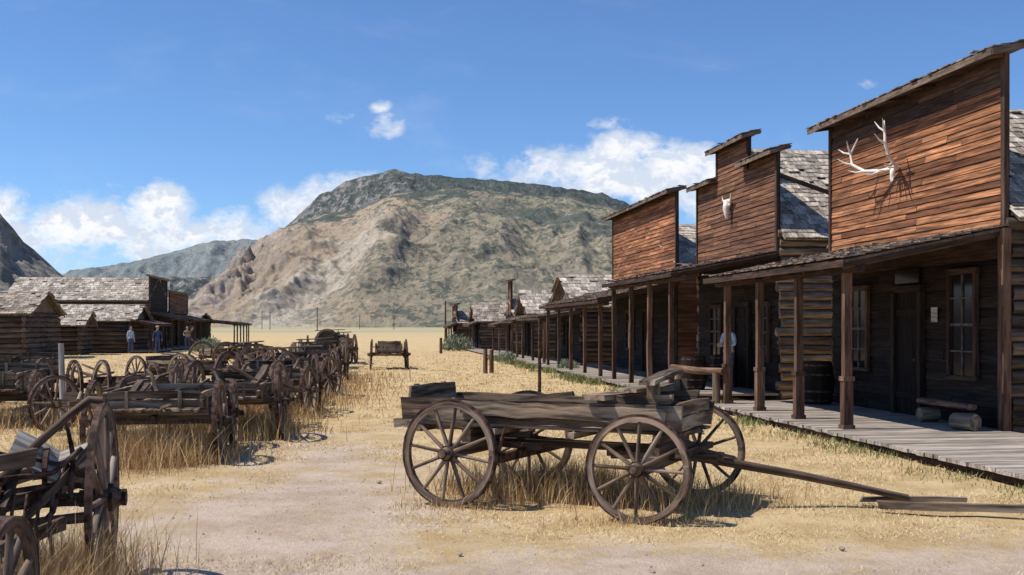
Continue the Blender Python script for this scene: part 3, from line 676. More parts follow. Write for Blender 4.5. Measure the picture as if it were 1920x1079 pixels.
def wagon(label, loc, heading, wb=2.0, track=1.6, rr=.55, rf=.47, box=(1.6, 1.3, .5, .78, .28), tongue=None, seat=True, boards=2, back=None, steer=0, stakes=True, barrel=False, name='farm_wagon', spokes=12, missing=(), junk=0, jit=.10, bow=.02, lowseat=False):
    root = empty(name, loc, heading, label=label, category='wagon', group=WG)
    x0, x1 = -wb/2, wb/2
    k = 0
    for (x, r) in ((x0, rr), (x1, rf)):
        for y in (-track/2, track/2):
            if k not in missing: wheel(root, (x, y, r-.02), r, spokes, steer if x > 0 else R.uniform(-.05, .05), R.uniform(-.03, .03)+(.04 if y > 0 else -.04), broken=(R.choice((0, 0, 2, 4)) if junk else 0))
            k += 1
    for (x, r, st) in ((x0, rr, 0), (x1, rf, steer)):
        dy = track/2; c, s_ = math.cos(st), math.sin(st); g = MB()
        g.beam((x+s_*dy, -dy*c, r), (x-s_*dy, dy*c, r), .1, .12)
        g.beam((x+s_*dy*.62, -dy*.62, r+.12), (x-s_*dy*.62, dy*.62, r+.12), .1, .121)
        g.obj('axle', M['wagon_dark'], root)
    rc = MB(); rc.beam((x0-.35, 0, rr+.03), (x1, 0, rf+.07), .07, .08)
    rc.beam((x0, .0, rr), (x0+.7, .28, rr+.02), .05, .07); rc.beam((x0, .0, rr), (x0+.7, -.28, rr+.02), .05, .07)
    rc.beam((x1-.5, .28, rf+.02), (x1+.5, .1, rf+.02), .05, .07); rc.beam((x1-.5, -.28, rf+.02), (x1+.5, -.1, rf+.02), .05, .07)
    rc.beam((x1-.5, -.32, rf+.04), (x1-.5, .32, rf+.04), .06, .06)
    rc.obj('reach', M['wagon_dark'], root)
    if box:
        bx0, bx1, hw, z0, bh = -box[0], box[1], box[2], box[3], box[4]
        for k, y in enumerate((-hw, hw)):
            sb = MB(); n = boards
            for j in range(n):
                h = bh/n; e = R.uniform(-.1, .06)
                sb.plank((bx0+R.uniform(-.04, .04), y+R.uniform(-.01, .01), z0+h*(j+.5)), (bx1+e*.5, y+R.uniform(-.015, .015), z0+h*(j+.5)+R.uniform(-.01, .01)), .045, h-.012, jit=jit, seg=14, bow=bow)
            if stakes:
                for x in np.linspace(bx0+.25, bx1-.2, 3):
                    sb.beam((x, y+(.035 if y > 0 else -.035), z0-.08), (x+R.uniform(-.03, .03), y+(.035 if y > 0 else -.035), z0+bh-R.uniform(.02, .1)), .025, .04, up=(1, 0, 0))
            sb.obj('side_board', M['wagon'], root)
        fb = MB(); n = 5
        for j in range(n):
            y = -hw+.03+(2*hw-.06)*(j+.5)/n; fb.plank((bx0-R.uniform(-.03, .25), y, z0-.02), (bx1+R.uniform(-.05, .1), y, z0-.02), (2*hw-.08)/n-.01, .03, jit=.1, bow=.004)
        for x in np.linspace(bx0+.2, bx1-.2, 4): fb.beam((x, -hw-.06, z0-.07), (x, hw+.06, z0-.07), .07, .06)
        fb.obj('floor', M['wagon'], root)
        bk = back or (bh+.02, bh+.1)
        for (x, h) in ((bx0+.03, bk[0]), (bx1-.03, bk[1])):
            if h > 0:
                eb = MB()
                for j in range(2): eb.plank((x, -hw+.03, z0+h*(j+.5)/2), (x, hw-.03, z0+h*(j+.5)/2+R.uniform(-.01, .01)), .03, h/2-.01, seg=4)
                for y in (-hw*.55, hw*.55): eb.beam((x-.03, y, z0), (x-.03, y, z0+h+.0), .04, .05)
                eb.obj('end_gate', M['wagon'], root)
        if seat:
            xs_ = bx1-.55; zt = z0+bh
            sb = MB()
            if lowseat:
                sb.plank((xs_-.25, -hw-.12, zt+.06), (xs_-.1, hw+.15, zt+.09), .24, .05, seg=5, jit=.15); sb.plank((xs_+.05, -hw-.05, zt+.13), (xs_+.12, hw+.2, zt+.12), .22, .045, seg=5, jit=.15)
                sb.plank((xs_+.3, -hw-.18, zt+.21), (xs_+.1, hw+.25, zt+.27), .15, .045, seg=5, jit=.15)
                for y in (-hw*.8, hw*.8): sb.plank((xs_-.3, y, zt+.03), (xs_+.45, y, zt+.05), .07, .09, seg=3); sb.beam((xs_+.28, y, zt-.1), (xs_+.26, y, zt+.2), .05, .12)
            else:
                sb.plank((xs_, -hw-.2, zt+.27), (xs_+.1, hw+.25, zt+.20), .26, .04, seg=4)
                for y in (-hw*.7, hw*.7):
                    sb.beam((xs_-.08, y, zt-.05), (xs_-.02, y, zt+.22), .04, .06); sb.beam((xs_+.12, y, zt-.05), (xs_+.05, y, zt+.22), .04, .06)
            sb.obj('seat', M['wagon'], root)
    zj = (box[3]+.05) if box else rr+.1
    for k in range(junk):
        jb = MB(); xa = R.uniform(-1.3, .6); ya = R.uniform(-.5, .5)
        pa = Vector((xa, ya, zj+R.uniform(0, .15))); pb = pa+Vector((R.uniform(.5, 1.4), R.uniform(-.6, .6), R.uniform(-.35, .28)))
        if k % 2 == 0: jb.tube([pa, (pa+pb)/2+Vector((0, 0, .08)), pb], [.03, .03, .02], 6)
        else: jb.plank(pa, pb, R.uniform(.04, .12), .035, seg=3)
        jb.obj('loose_board', M['wagon' if k % 3 == 1 else 'wagon_dark'], root)
    if barrel:
        bm_ = MB(); zc = .7+.45
        bm_.tube([(-1.1, 0, zc), (-.6, 0, zc), (0, 0, zc), (.6, 0, zc), (1.1, 0, zc)], [.42, .48, .5, .48, .42], 18); bo = bm_.obj('tank', M['wagon_dark'], root)
        for x in (-.9, -.3, .3, .9):
            hb = MB(); hb.ring((x, 0, zc), (1, 0, 0), .44, .51-abs(x)*.05, .04, 24); hb.obj('hoop', M['iron'], bo)
    if tongue:
        tb = MB(); (lx, ly, lz) = tongue
        mid = Vector((x1+.2, 0, rf+.03)).lerp(Vector((lx, ly, lz)), .5)+Vector((0, 0, .01))
        tb.tube([(x1+.1, 0, rf+.03), mid, (lx, ly, lz)], [.058, .052, .04], 8, flat=(1, .8))
        tb.beam((x1+.25, -.5, rf+.08), (x1+.25, .5, rf+.08), .06, .06)
        tb.obj('tongue', M['wagon_dark'], root)
    bl = MB(); bl.tube([(x0+.45, -track*.42, rr-.1), (x0+.5, -track*.42, rr+.1), (x0+.55, -track*.42, rr+.25)], [.018, .018, .014], 6)
    bl.beam((x0+.5, -track*.46, rr-.05), (x0+.5, track*.46, rr-.05), .06, .09)
    bl.obj('brake_lever', M['iron'], root)
    return root

hd = math.atan2(-0.46, 0.888)
mw = wagon('open weathered farm wagon with spoked wheels and low plank sides', (.66, 10.78, 0), hd, wb=1.96, track=1.76, rr=.525, rf=.49, box=(1.74, 1.24, .5, .77, .25), back=(.37, .27), tongue=(3.0, 1.25, .06), boards=1, steer=.06, stakes=False, jit=.05, bow=.006, lowseat=True)
for (p0_, p1_, w_, h_) in (((-2.02, -.25, .72), (-.9, -.2, .72), .1, .10), ((-2.0, .25, .74), (-1.0, .2, .74), .12, .07), ((-.5, .1, .83), (1.0, .3, .95), .12, .03), ((-1.05, -.536, .93), (1.12, -.536, .92), .02, .15), ((-1.5, -.2, .85), (.1, .25, .92), .14, .03), ((-1.3, .3, .9), (-.2, .35, 1.05), .05, .05)):
    lb = MB(); lb.plank(p0_, p1_, w_, h_, seg=10, jit=.12, bow=.006); lb.obj('loose_board', M['wagon'], mw)
gp = MB(); gp.plank((0, 0, 0), (1.75, -.42, .02), .08, .07, seg=6, bow=.03); gp.obj('wooden_pole', M['wagon'], None, (3.5, 10.2, .05), label='brown weathered timber pole lying on the ground', category='pole')
gp = MB(); gp.plank((0, 0, 0), (1.0, -.1, .01), .06, .05, seg=4, bow=.02); gp.obj('wooden_pole', M['wagon'], None, (3.45, 10.55, .04), label='short weathered timber lying in the grass', category='pole')

H = rad
wagon('dark open cart full of planks with tall dry grass beneath', (-4.75, 14.7, 0), H(99), wb=1.7, track=1.6, rr=.54, rf=.5, box=(1.1, 1.0, .60, .70, .2), back=(.22, .2), seat=False, boards=2, junk=7)
wagon('weathered wagon with plank box and broken boards', (-4.6, 17.6, 0), H(99), wb=1.8, rr=.58, rf=.5, box=(1.2, 1.1, .5, .66, .2), seat=False, junk=7)
wagon('bare wagon running gear with spoked wheels', (-4.9, 20.2, 0), H(84), wb=1.8, rr=.58, rf=.5, box=None, junk=7)
wagon('collapsed wagon frame with scattered boards', (-6.5, 18.0, 0), H(60), wb=1.6, rr=.48, rf=.45, box=None, junk=6, missing=(0, 2))
wagon('weathered low freight wagon with broken side', (-5.1, 22.8, 0), H(106), rr=.6, rf=.5, box=(1.2, 1.1, .5, .68, .2), junk=6, seat=False)
wagon('bare running gear tangled with broken spokes', (-5.5, 25.3, 0), H(72), rr=.6, rf=.52, box=None, junk=7)
wagon('dark old wagon with low plank box', (-5.6, 28.0, 0), H(108), rr=.6, rf=.52, box=(1.3, 1.2, .5, .7, .25), junk=5, seat=True)
wagon('bare running gear heaped with timbers', (-6.6, 31, 0), H(55), rr=.6, rf=.5, box=None, junk=7, missing=(1,))
wagon('old wagon with low plank box and seat', (-6.3, 34.5, 0), H(106), rr=.62, rf=.55, box=(1.3, 1.2, .5, .75, .25), junk=5)
wagon('collapsed dark wagon frame', (-8.0, 36.5, 0), H(30), rr=.6, rf=.5, box=None, junk=6, missing=(1, 3))
wagon('old buggy with spindly wheels', (-7.2, 39.5, 0), H(110), rr=.66, rf=.55, box=(1.1, .9, .45, .8, .25), spokes=14, junk=4)
wagon('water wagon carrying a round wooden tank', (-7.8, 45, 0), H(100), rr=.7, rf=.6, box=None, barrel=True)
wagon('low dark hay wagon with boards', (-10.6, 41, 0), H(50), rr=.6, rf=.5, box=(1.3, 1.2, .5, .7, .2), junk=5)
wagon('dark wagon with plank box', (-8.4, 51, 0), H(104), rr=.7, rf=.6, box=(1.5, 1.3, .6, .85, .35), junk=4)
wagon('old wagon near the end of the row', (-9.8, 58, 0), H(105), rr=.7, rf=.6, box=(1.5, 1.3, .6, .9, .4), junk=4)
wagon('lone dark wrecked wagon standing apart in the grass', (-5.15, 44.5, 0), H(98), wb=1.9, rr=.62, rf=.56, track=1.45, box=(1.2, 1.1, .5, .66, .4), junk=10, seat=False, boards=2, back=(.5, .3))
wagon('broken wagon with a plank box near an upright post', (-9.3, 19.6, 0), H(100), rr=.5, rf=.42, box=(1.2, 1.1, .5, .66, .28), seat=False, junk=5)
wagon('old wagon with spoked wheels leaning in grass', (-7.9, 22.0, 0), H(125), rr=.56, rf=.5, box=None, tongue=(3.0, .4, .75), junk=5)
wagon('old wagon with grey plank box', (-10.8, 23.5, 0), H(95), rr=.55, rf=.5, box=(1.4, 1.2, .5, .7, .35), seat=False, junk=3)
wagon('old cart with broken boards', (-8.6, 28, 0), H(140), rr=.55, rf=.5, box=(1.2, 1.1, .5, .66, .2), seat=False, junk=4)

# near wreck at the frame edge
nw = empty('broken_farm_implement', (-3.42, 6.9, 0), 0, label='collapsed dark horse-drawn implement with tall iron-tyred wheel and levers', category='wagon', group=WG)
wheel(nw, (.68, .25, .60), .64, 14, math.atan2(1, -.335)-.10, .0, wd=.035)
wheel(nw, (.96, -1.75, .41), .42, 12, rad(95), .05)
wheel(nw, (-.9, -.3, .62), .63, 14, math.atan2(1, -.335), 0)
for (p0_, p1_, w_, h_, up_) in (((-.95, -.35, .62), (.80, .3, .60), .08, .09, (0, 0, 1)), ((-.4, -1.9, .62), (-.05, .9, .70), .08, .1, (0, 0, 1)), ((.15, -1.2, .6), (.35, .9, .66), .07, .09, (0, 0, 1)),
        ((-.3, -1.0, .45), (.95, -1.7, .42), .07, .07, (0, 0, 1)), ((.2, -.95, .3), (.12, -.8, 1.22), .20, .05, (0, 1, 0)), ((.0, -.9, .35), (-.06, -.7, 1.36), .22, .06, (0, 1, 0)), ((.05, -1.0, .86), (.42, -.2, .93), .05, .10, (0, 0, 1)),
        ((.3, -.9, .36), (.55, -.1, .5), .05, .08, (0, 0, 1)), ((.1, -.3, .46), (.64, .1, .5), .06, .06, (0, 0, 1)), ((.1, -.2, .95), (.6, .3, .75), .04, .07, (0, 0, 1)), ((.3, -.4, .62), (.2, .2, 1.0), .04, .05, (0, 0, 1)), ((.22, -.2, .4), (.62, .2, .95), .035, .05, (0, 0, 1)), ((.25, .2, .75), (.66, .28, .82), .04, .05, (0, 0, 1))):
    fr = MB(); fr.plank(p0_, p1_, w_, h_, up=up_, seg=5, jit=.1); fr.obj('frame_timber', M['wagon_dark'], nw)
for k, pts in enumerate(([(0.08, -.6, .55), (.22, -.25, .78), (.36, .0, 1.0), (.5, .16, 1.17), (.60, .22, 1.26), (.68, .24, 1.25)], [(.15, -.3, .6), (.32, .1, .98), (.46, .18, 1.12), (.54, .1, .9), (.56, .0, .62)], [(.2, -.2, .7), (.5, .1, .72), (.66, .2, .66)], [(.3, -.3, .3), (.45, 0, .55), (.5, .1, .85)], [(.1, -.5, .8), (.45, .0, .8), (.6, .1, .95)])):
    lv = MB(); lv.tube(pts, [.028 if k == 0 else .018]*len(pts), 7); lv.obj('lever', M['iron'] if k else M['wagon_dark'], nw)
lv = MB(); lv.ring((.35, .15, .78), (1, .3, 0), .12, .17, .03, 20); lv.obj('gear', M['iron'], nw)
for k in range(6):
    lv = MB(); lv.tube([(.16+.08*k, -.25, .7), (.2+.08*k, -.4, .52), (.18+.08*k, -.3, .28)], [.012, .012, .009], 5); lv.obj('tine', M['iron'], nw)
st = MB(); st.plank((.2, -.0, .98), (.46, .15, .80), .24, .03, up=(0.1, -.6, .8), var=.9, seg=4); st.obj('seat', M['greywood'], nw)
st = MB(); st.plank((.28, .1, .82), (.62, .2, .90), .18, .03, up=(0.0, -.7, .7), var=.8, seg=4); st.obj('seat', M['greywood'], nw)

# ---------------------------------------------------------------- small things
def post(label, loc, h, r, mat='post', name='wooden_post', lean=(0, 0)):
    mb = MB(); mb.tube([(0, 0, -.1), (lean[0]*.5, lean[1]*.5, h*.5), (lean[0], lean[1], h)], [r, r*.95, r*.85], 8)
    mb.obj(name, M[mat], None, loc, label=label, category='post')
post('thin dark iron post standing in dry grass', (.71, 27.5, 0), 1.95, .045, 'iron', 'iron_post')
post('short dark wooden post beside the boardwalk', (-1.0, 40, 0), .9, .09); post('short dark wooden post beside the boardwalk', (-.78, 40.6, 0), .85, .09)
post('weathered upright post beside old wagons', (-7.9, 18.8, 0), 1.45, .06, 'greywood', lean=(-.05, 0))
post('short wooden post in the grass', (-4.6, 69, 0), 1.0, .1)
def rail(loc, L, h, ang):
    r0 = empty('hitching_rail', loc, ang, label='rough log hitching rail in front of the porch', category='hitching rail')
    mb = MB(); mb.tube([(-L/2, 0, h), (0, 0, h-.02), (L/2, 0, h+.02)], [.07, .075, .07], 8); mb.obj('rail', M['post'], r0)
    for x in (-L/2+.25, L/2-.25):
        q = MB(); q.cyl((x, 0, -.1), (x, 0, h-.04), .09, .08); q.obj('leg', M['log'], r0)
rail((3.95, 22.8, 0), 1.9, .82, math.atan2(.991, -.134)+.3)
def barrel(loc, h=.88, r=.33, label='old dark wooden barrel on the porch floor'):
    root = empty('barrel', loc, 0, label=label, category='barrel', group='barrels on the porches')
    mb = MB(); n = 20
    for k in range(n):
        a0 = 2*math.pi*k/n; a1 = 2*math.pi*(k+.94)/n; vs = []
        for i in range(7):
            z = h*i/6; rr_ = r*(.84+.16*math.sin(math.pi*i/6))
            vs.append((Vector((math.cos(a0)*rr_, math.sin(a0)*rr_, z)), Vector((math.cos(a1)*rr_, math.sin(a1)*rr_, z))))
        P_ = [p for pr in vs for p in pr]; mb._add(P_, [(p.z, a0*r, 0) for p in P_], [(2*i, 2*i+1, 2*i+3, 2*i+2) for i in range(6)], R.random())
    mb.cyl((0, 0, .02), (0, 0, h-.04), r*.8, r*.8, 20, .3)
    mb.obj('stave', M['wall_dark'], root)
    for z in (.08, .27, .61, .8):
        hp = MB(); rr_ = r*(.84+.16*math.sin(math.pi*z/.88)); hp.ring((0, 0, z*h/.88), (0, 0, 1), rr_*.97, rr_*1.02, .04, 24); hp.obj('hoop', M['iron'], root)
def at(Bd, s, a, z=.15): return tuple(Bd.root.matrix_basis @ Bd.P(s, a, z))
barrel(at(A, 5.7, -.55)); barrel(at(Bb, 1.6, -1.6), .85, .34); barrel(at(Bb, 2.6, -.5), .85, .32)
be = empty('log_bench', at(A, 1.0, -.42), A.root.rotation_euler[2], label='rough split-log bench against the dark wall', category='bench')
mb = MB(); mb.tube([(-.75, 0, .34), (.75, 0, .34)], [.11, .10], 12, flat=(1, .5)); mb.obj('seat', M['post'], be)
for x in (-.55, .55):
    mb = MB(); mb.tube([(x, -.16, .12), (x, .16, .12)], [.12, .12], 12); mb.obj('leg', M['log'], be)
mb = MB(); mb.tube([(-.2, 0, .13), (.2, 0, .13)], [.13, .13], 14); mb.obj('sawn_log', M['log'], None, at(A, .1, -.62), (0, 0, A.root.rotation_euler[2]+.3), label='short sawn log section on the boardwalk', category='log')
mb = MB(); mb.beam(A.P(1.95, -.03, 1.95), A.P(2.15, -.03, 1.95), .012, .26); mb.obj('notice_board', M['greywood'], A.root)
for (x, y, r) in ((3.1, 17.5, .06), (-.4, 8.2, .02), (1.0, 7.6, .02), (-1.5, 12, .03), (.5, 14, .03), (2.6, 8.4, .025)):
    bm = bmesh.new(); bmesh.ops.create_icosphere(bm, subdivisions=2, radius=r)
    for q in bm.verts: q.co *= 1+.3*noise.noise(q.co*20+Vector((x, y, 0))); q.co.z *= .6
    me = bpy.data.meshes.new('stone'); bm.to_mesh(me); bm.free(); me.materials.append(M['stone'])
    o = bpy.data.objects.new('stone', me); COL.objects.link(o); o.location = (x, y, .0); tag(o, 'small brown stone lying in dry grass', 'stone', 'stones in the grass')
for (x, y, h) in ((-7.8, 125, 4.7), (-84, 460, 10), (-118, 520, 9), (-150, 640, 11), (-100, 700, 9), (-62, 560, 8)):
    root = empty('utility_pole', (x, y, 0), 0, label='tall thin wooden utility pole on the plain', category='utility pole', group='utility poles across the plain')
    mb = MB(); mb.cyl((0, 0, 0), (0, 0, h), .13 if y < 200 else .2, .09 if y < 200 else .15, 8); mb.obj('pole', M['wagon_dark'], root)
    if y > 200: mb = MB(); mb.beam((-1.1, 0, h-.7), (1.1, 0, h-.7), .12, .12); mb.obj('crossarm', M['wagon_dark'], root)

# ---------------------------------------------------------------- people
def person(label, loc, heading, shirt, pants, hat=None, arms=0, step=.0):
    sk = {'pelvis': (0, 0, .95, .135), 'waist': (0, 0, 1.1, .125), 'chest': (0, 0, 1.3, .15), 'neckb': (0, 0, 1.46, .075), 'neck': (0, -.01, 1.52, .055), 'head': (0, -.02, 1.63, .088), 'crown': (0, -.01, 1.71, .07)}
    E = [('pelvis', 'waist'), ('waist', 'chest'), ('chest', 'neckb'), ('neckb', 'neck'), ('neck', 'head'), ('head', 'crown')]
    for k, nme in ((-1, 'l'), (1, 'r')):
        st_ = step*k
        sk['hip'+nme] = (k*.09, 0, .88, .09); sk['kn'+nme] = (k*.1, -.02-st_*.5, .5, .062); sk['an'+nme] = (k*.1, .02-st_, .09, .042); sk['to'+nme] = (k*.12, -.15-st_, .035, .035)
        sk['sh'+nme] = (k*.18, 0, 1.41, .062)
        if arms == 1: sk['el'+nme] = (k*.25, -.02, 1.15, .045); sk['wr'+nme] = (k*.14, -.22, 1.12, .03); hx = (k*.08, -.27, 1.13)
        else: sk['el'+nme] = (k*.25, .02, 1.14, .045); sk['wr'+nme] = (k*.27, -.03, .90, .03); hx = (k*.275, -.05, .82)
        sk['ha'+nme] = (*hx, .032)
        E += [('pelvis', 'hip'+nme), ('hip'+nme, 'kn'+nme), ('kn'+nme, 'an'+nme), ('an'+nme, 'to'+nme), ('chest', 'sh'+nme), ('sh'+nme, 'el'+nme), ('el'+nme, 'wr'+nme), ('wr'+nme, 'ha'+nme)]
    keys = list(sk); idx = {k: i for i, k in enumerate(keys)}
    me = bpy.data.meshes.new('tmp'); me.from_pydata([sk[k][:3] for k in keys], [(idx[a], idx[b_]) for a, b_ in E], [])
    tmp = bpy.data.objects.new('tmp', me); COL.objects.link(tmp)
    md = tmp.modifiers.new('s', 'SKIN'); md.use_smooth_shade = True
    for i, k in enumerate(keys):
        sv = me.skin_vertices[0].data[i]; r = sk[k][3]; sv.radius = (r, r*(.78 if k in ('waist', 'chest', 'pelvis') else 1)); sv.use_root = (k == 'pelvis')
    sb_ = tmp.modifiers.new('u', 'SUBSURF'); sb_.levels = 2
    dg = bpy.context.evaluated_depsgraph_get(); me2 = bpy.data.meshes.new_from_object(tmp.evaluated_get(dg))
    bpy.data.objects.remove(tmp)
    bm = bmesh.new(); bm.from_mesh(me2)
    def ell(c, s3):
        r_ = bmesh.ops.create_uvsphere(bm, u_segments=12, v_segments=8, radius=1)
        for q in r_['verts']: q.co = Vector((q.co.x*s3[0]+c[0], q.co.y*s3[1]+c[1], q.co.z*s3[2]+c[2]))
    ell((0, -.015, 1.63), (.075, .095, .115)); ell((0, -.115, 1.62), (.012, .018, .022)); ell((.077, 0, 1.62), (.012, .02, .03)); ell((-.077, 0, 1.62), (.012, .02, .03)); ell((0, -.1, 1.57), (.025, .01, .006))
    for k, nme in ((-1, 'l'), (1, 'r')):
        h = Vector(sk['ha'+nme][:3]); w = Vector(sk['wr'+nme][:3]); d = (h-w).normalized()
        for j in range(5):
            side = Vector((0, 1, 0)) if arms == 0 else Vector((0, 0, 1))
            base = h+side*(.018*(j-1.8)); ln = (.055, .075, .08, .075, .06)[j]
            for q in range(3): ell(tuple(base+d*(.02+ln*q/3)+Vector((-k*.006*q, 0, 0))), (.0095, .0095, .016))
    me2.materials.clear()
    for n_ in ('skin', shirt, pants, 'shoe'): me2.materials.append(M[n_])
    for f in bm.faces:
        c = f.calc_center_median(); ax = abs(c.x)
        if c.z > 1.475: mi = 0
        elif c.z < .085: mi = 3
        elif (ax > .19 and c.z < .93) or (arms == 1 and c.y < -.17 and c.z > 1.0): mi = 0
        elif c.z < .97 and ax < .2: mi = 2
        else: mi = 1
        f.material_index = mi; f.smooth = True
    bm.to_mesh(me2); bm.free()
    me2.name = 'person'
    o = bpy.data.objects.new('person', me2); COL.objects.link(o); o.location = loc; o.rotation_euler = (0, 0, heading); tag(o, label, 'person')
    hb = MB()
    if hat:
        hb.tube([(0, -.03, 1.69), (0, -.03, 1.70), (0, -.01, 1.705), (0, -.01, 1.77), (0, -.01, 1.79)], [.12, .12, .1, .085, .04], 16); hb.obj('hat', M[hat], o)
    else:
        hb.sphere((0, .02, 1.665), .1, 12, (.86, 1.0, .95)); hb.obj('hair', M['hair'], o)
person('standing person in pale blue shirt and dark cap', at(Bb, .95, -.9), rad(-60), 'pale_blue_cloth', 'denim', 'navy_cloth', 1)
person('standing person in light blue shirt and jeans', (-24.6, 68.8, 0), rad(60), 'pale_blue_cloth', 'denim', None, 0, .08)
person('standing person in dark blue shirt near cabin', (-23.0, 69.2, 0), rad(20), 'navy_cloth', 'denim', 'tan_cloth', 0)
person('person in dark clothes near the porch', (-21.9, 73.0, 0), rad(100), 'black_cloth', 'black_cloth', 'black_cloth', 0, .1)
person('person in tan shirt beside the porch posts', (-22.4, 73.6, 0), rad(10), 'tan_cloth', 'denim', None, 1)

# ---------------------------------------------------------------- grass and weeds
def grassmat(name, ca, cb, cc):
    m, t, b = newmat(name)
    v_ = t.new('ShaderNodeAttribute', attribute_name='var').outputs['Fac']
    n = t.new('ShaderNodeValToRGB'); t.link(v_, n.inputs[0]); e = n.color_ramp.elements
    e[0].color = (*ca, 1); e[1].color = (*cc, 1); x = e.new(.5); x.color = (*cb, 1)
    t.link(n.outputs[0], b.inputs['Base Color']); b.inputs['Roughness'].default_value = .8
    return m
M['straw'] = grassmat('straw_blades', (0.46, 0.32, 0.15), (0.66, 0.50, 0.26), (0.82, 0.67, 0.41))
M['rust_grass'] = grassmat('rust_blades', (0.28, 0.155, 0.065), (0.54, 0.35, 0.155), (0.76, 0.57, 0.31))
M['green'] = grassmat('green_weeds', (0.09, 0.12, 0.035), (0.19, 0.21, 0.08), (0.42, 0.38, 0.17))
M['sage'] = grassmat('sage_leaves', (0.13, 0.16, 0.09), (0.24, 0.27, 0.17), (0.38, 0.40, 0.27))
rng = np.random.default_rng(3)
def blades(name, x, y, h, w, mat, z=None, lean=.45, **kw):
    n = len(x); a = rng.uniform(0, 2*np.pi, n); l = rng.uniform(0, lean, n)*h; la = rng.uniform(0, 2*np.pi, n)
    dx, dy = np.cos(a)*w/2, np.sin(a)*w/2
    z = np.full(n, -.01) if z is None else z
    b0 = np.stack([x-dx, y-dy, z], 1); b1 = np.stack([x+dx, y+dy, z], 1)
    mx, my = x+np.cos(la)*l*.35, y+np.sin(la)*l*.35
    m0 = np.stack([mx-dx*.7, my-dy*.7, z+h*.55], 1); m1 = np.stack([mx+dx*.7, my+dy*.7, z+h*.55], 1)
    tp = np.stack([x+np.cos(la)*l, y+np.sin(la)*l, z+h*.97], 1)
    V_ = np.stack([b0, b1, m0, m1, tp], 1).reshape(-1, 3)
    me = bpy.data.meshes.new(name); me.vertices.add(5*n); me.vertices.foreach_set('co', V_.astype(np.float32).ravel())
    base = (np.arange(n)*5)[:, None]
    loops = np.concatenate([base+np.array([0, 1, 3, 2]), base+np.array([2, 3, 4])], 1).ravel()
    me.loops.add(7*n); me.loops.foreach_set('vertex_index', loops.astype(np.int32))
    ls = (np.arange(n)*7)[:, None]+np.array([0, 4]); me.polygons.add(2*n)
    me.polygons.foreach_set('loop_start', ls.ravel().astype(np.int32))
    me.update(calc_edges=True)
    at_ = me.attributes.new('var', 'FLOAT', 'POINT'); at_.data.foreach_set('value', np.repeat(rng.random(n), 5).astype(np.float32))
    me.materials.append(mat); o = bpy.data.objects.new(name, me); COL.objects.link(o); tag(o, **kw); return o
def fbm(x, y, s, o=0.): return np.array([noise.fractal(Vector((a*s+o, b_*s, 0)), 1, 2, 3) for a, b_ in zip(x, y)])
n = 230000
d = 5.3*np.exp(rng.random(n)*math.log(75/5.3)); x = rng.uniform(-.62, .56, n)*d; y = d
nzv = fbm(x, y, .8)
edge = 4.97-.135*(y-16.05)
trackc = -1.5-.10*(y-5); tr = 1.1-np.abs(x-trackc)*.40; tr = np.maximum(tr, np.clip((10-y)/3.0, 0, 1))*np.clip(1.35-y/28, .1, 1)
p = np.clip(.85-tr*.9+nzv*1.3, .04, 1)
k = (x < edge-.05) & (rng.random(n) < p) & ((x > -26-.1*y) | (y < 50)); x, y, p = x[k], y[k], p[k]
hh = rng.uniform(.008, .04, len(x))*(0.4+p)*np.clip(y/14, .8, 1.5)
blades('dry_grass', x, y, hh, np.clip(y*.0007, .004, .03), M['straw'], lean=2.8, kind='stuff')
xs_, ys_, hs_ = [], [], []
def clump(cx, cy, rx, ry, n, h0, h1):
    xs_.append(rng.normal(cx, rx, n)); ys_.append(rng.normal(cy, ry, n)); hs_.append(rng.uniform(h0, h1, n)*rng.uniform(.4, 1, n))
clump(.45, 11.2, .5, .4, 5200, .10, .55); clump(1.75, 10.6, .4, .3, 2200, .06, .38); clump(-.3, 11.2, .3, .3, 700, .06, .3); clump(-.5, 10.35, .3, .12, 600, .03, .14); clump(1.2, 9.55, .35, .1, 700, .03, .14)
clump(-4.7, 14.0, .45, .6, 5200, .15, .72); clump(-4.8, 13.4, .4, .2, 3000, .15, .66); clump(-4.6, 17.3, .6, .7, 3600, .15, .6)
clump(-2.88, 6.5, .25, .45, 6500, .2, .72); clump(-2.7, 5.8, .18, .35, 3500, .14, .52)
clump(-4.9, 20.5, .7, .9, 2600, .1, .5); clump(-5.3, 24.5, .9, 1.2, 2800, .1, .5); clump(-5.8, 29.5, 1.0, 1.2, 2400, .1, .5); clump(-7.5, 21, .9, 1, 2400, .1, .45); clump(-9.2, 19, 1.1, .9, 2600, .1, .5); clump(-6.6, 34, 1.2, 2, 2400, .1, .5)
for _ in range(110):
    cy = R.uniform(10.5, 34); cx_ = R.uniform(-.45, .4)*cy
    if cx_ < 4.97-.135*(cy-16.05)-.3 and abs(cx_-(-1.5-.1*(cy-5))) > 1.5: clump(cx_, cy, .10, .10, 22, .04, .15)
xx = np.concatenate(xs_); yy_ = np.concatenate(ys_); hh = np.concatenate(hs_)
blades('tall_dry_grass', xx, yy_, hh, np.clip(yy_*.0006, .004, .02), M['rust_grass'], lean=.8, kind='stuff')
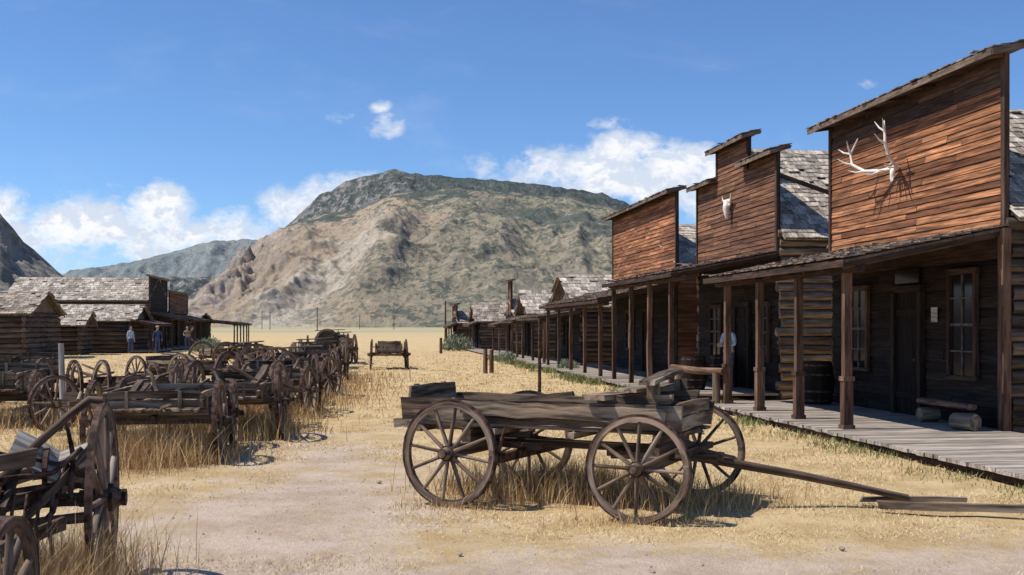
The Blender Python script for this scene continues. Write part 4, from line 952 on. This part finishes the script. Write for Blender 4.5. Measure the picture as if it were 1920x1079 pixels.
n = 9000; yv = rng.uniform(9.5, 60, n)**1.0; xv = 4.97-.135*(yv-16.05)-np.abs(rng.normal(0, .35, n))-.03
kk = fbm(xv, yv, .5, 9)+rng.normal(0, .1, n) > -.02; xv, yv = xv[kk], yv[kk]
blades('weeds', xv, yv, rng.uniform(.04, .16, len(xv))*np.clip(yv/20, .6, 1.6), np.clip(yv*.0009, .008, .04), M['green'], lean=.9, kind='stuff')
n = 700; gd = 5.3*np.exp(rng.random(n)*math.log(26/5.3)); gx = -1.5-.1*(gd-5)+rng.normal(0, 1.7, n)+np.where(gd < 9, rng.uniform(-.3, .8, n)*gd*.6, 0)
V_ = []; F_ = []
for i in range(n):
    r = rng.uniform(.004, .011)*(1+gd[i]/20); a = rng.uniform(0, 6.28); b0 = len(V_)
    for k in range(5): V_.append((gx[i]+r*math.cos(a+k*1.2566)*rng.uniform(.7, 1.2), gd[i]+r*math.sin(a+k*1.2566), gh(gx[i], gd[i])-.022))
    V_.append((gx[i]+r*.2, gd[i], gh(gx[i], gd[i])-.02+r*.7))
    F_ += [(b0+k, b0+(k+1) % 5, b0+5) for k in range(5)]
me = bpy.data.meshes.new('gravel'); me.from_pydata(V_, [], F_); me.materials.append(M['stone']); o = bpy.data.objects.new('gravel', me); COL.objects.link(o); tag(o, kind='stuff')
for (x, y, r) in ((-20.2, 71, .95), (-21.3, 75, .8), (-4.0, 76, 1.1), (-17.8, 68, .5), (2.1, 41, .45), (-.3, 52, .5)):
    n = 1600; th = rng.uniform(0, 2*np.pi, n); ph = np.arccos(rng.uniform(0, 1, n)); rr_ = r*rng.uniform(.35, 1, n)**.6*(1+.3*np.sin(th*3+x))
    X1 = rr_*np.sin(ph)*np.cos(th); Y1 = rr_*np.sin(ph)*np.sin(th); Z1 = rr_*np.cos(ph)*.85
    o = blades('sagebrush', X1, Y1, rng.uniform(.12, .3, n)*r, np.full(n, .05*r), M['sage'], z=Z1, lean=1.2, label='grey-green sagebrush growing by the buildings', category='bush', group='sagebrush near the buildings')
    o.location = (x, y, 0)
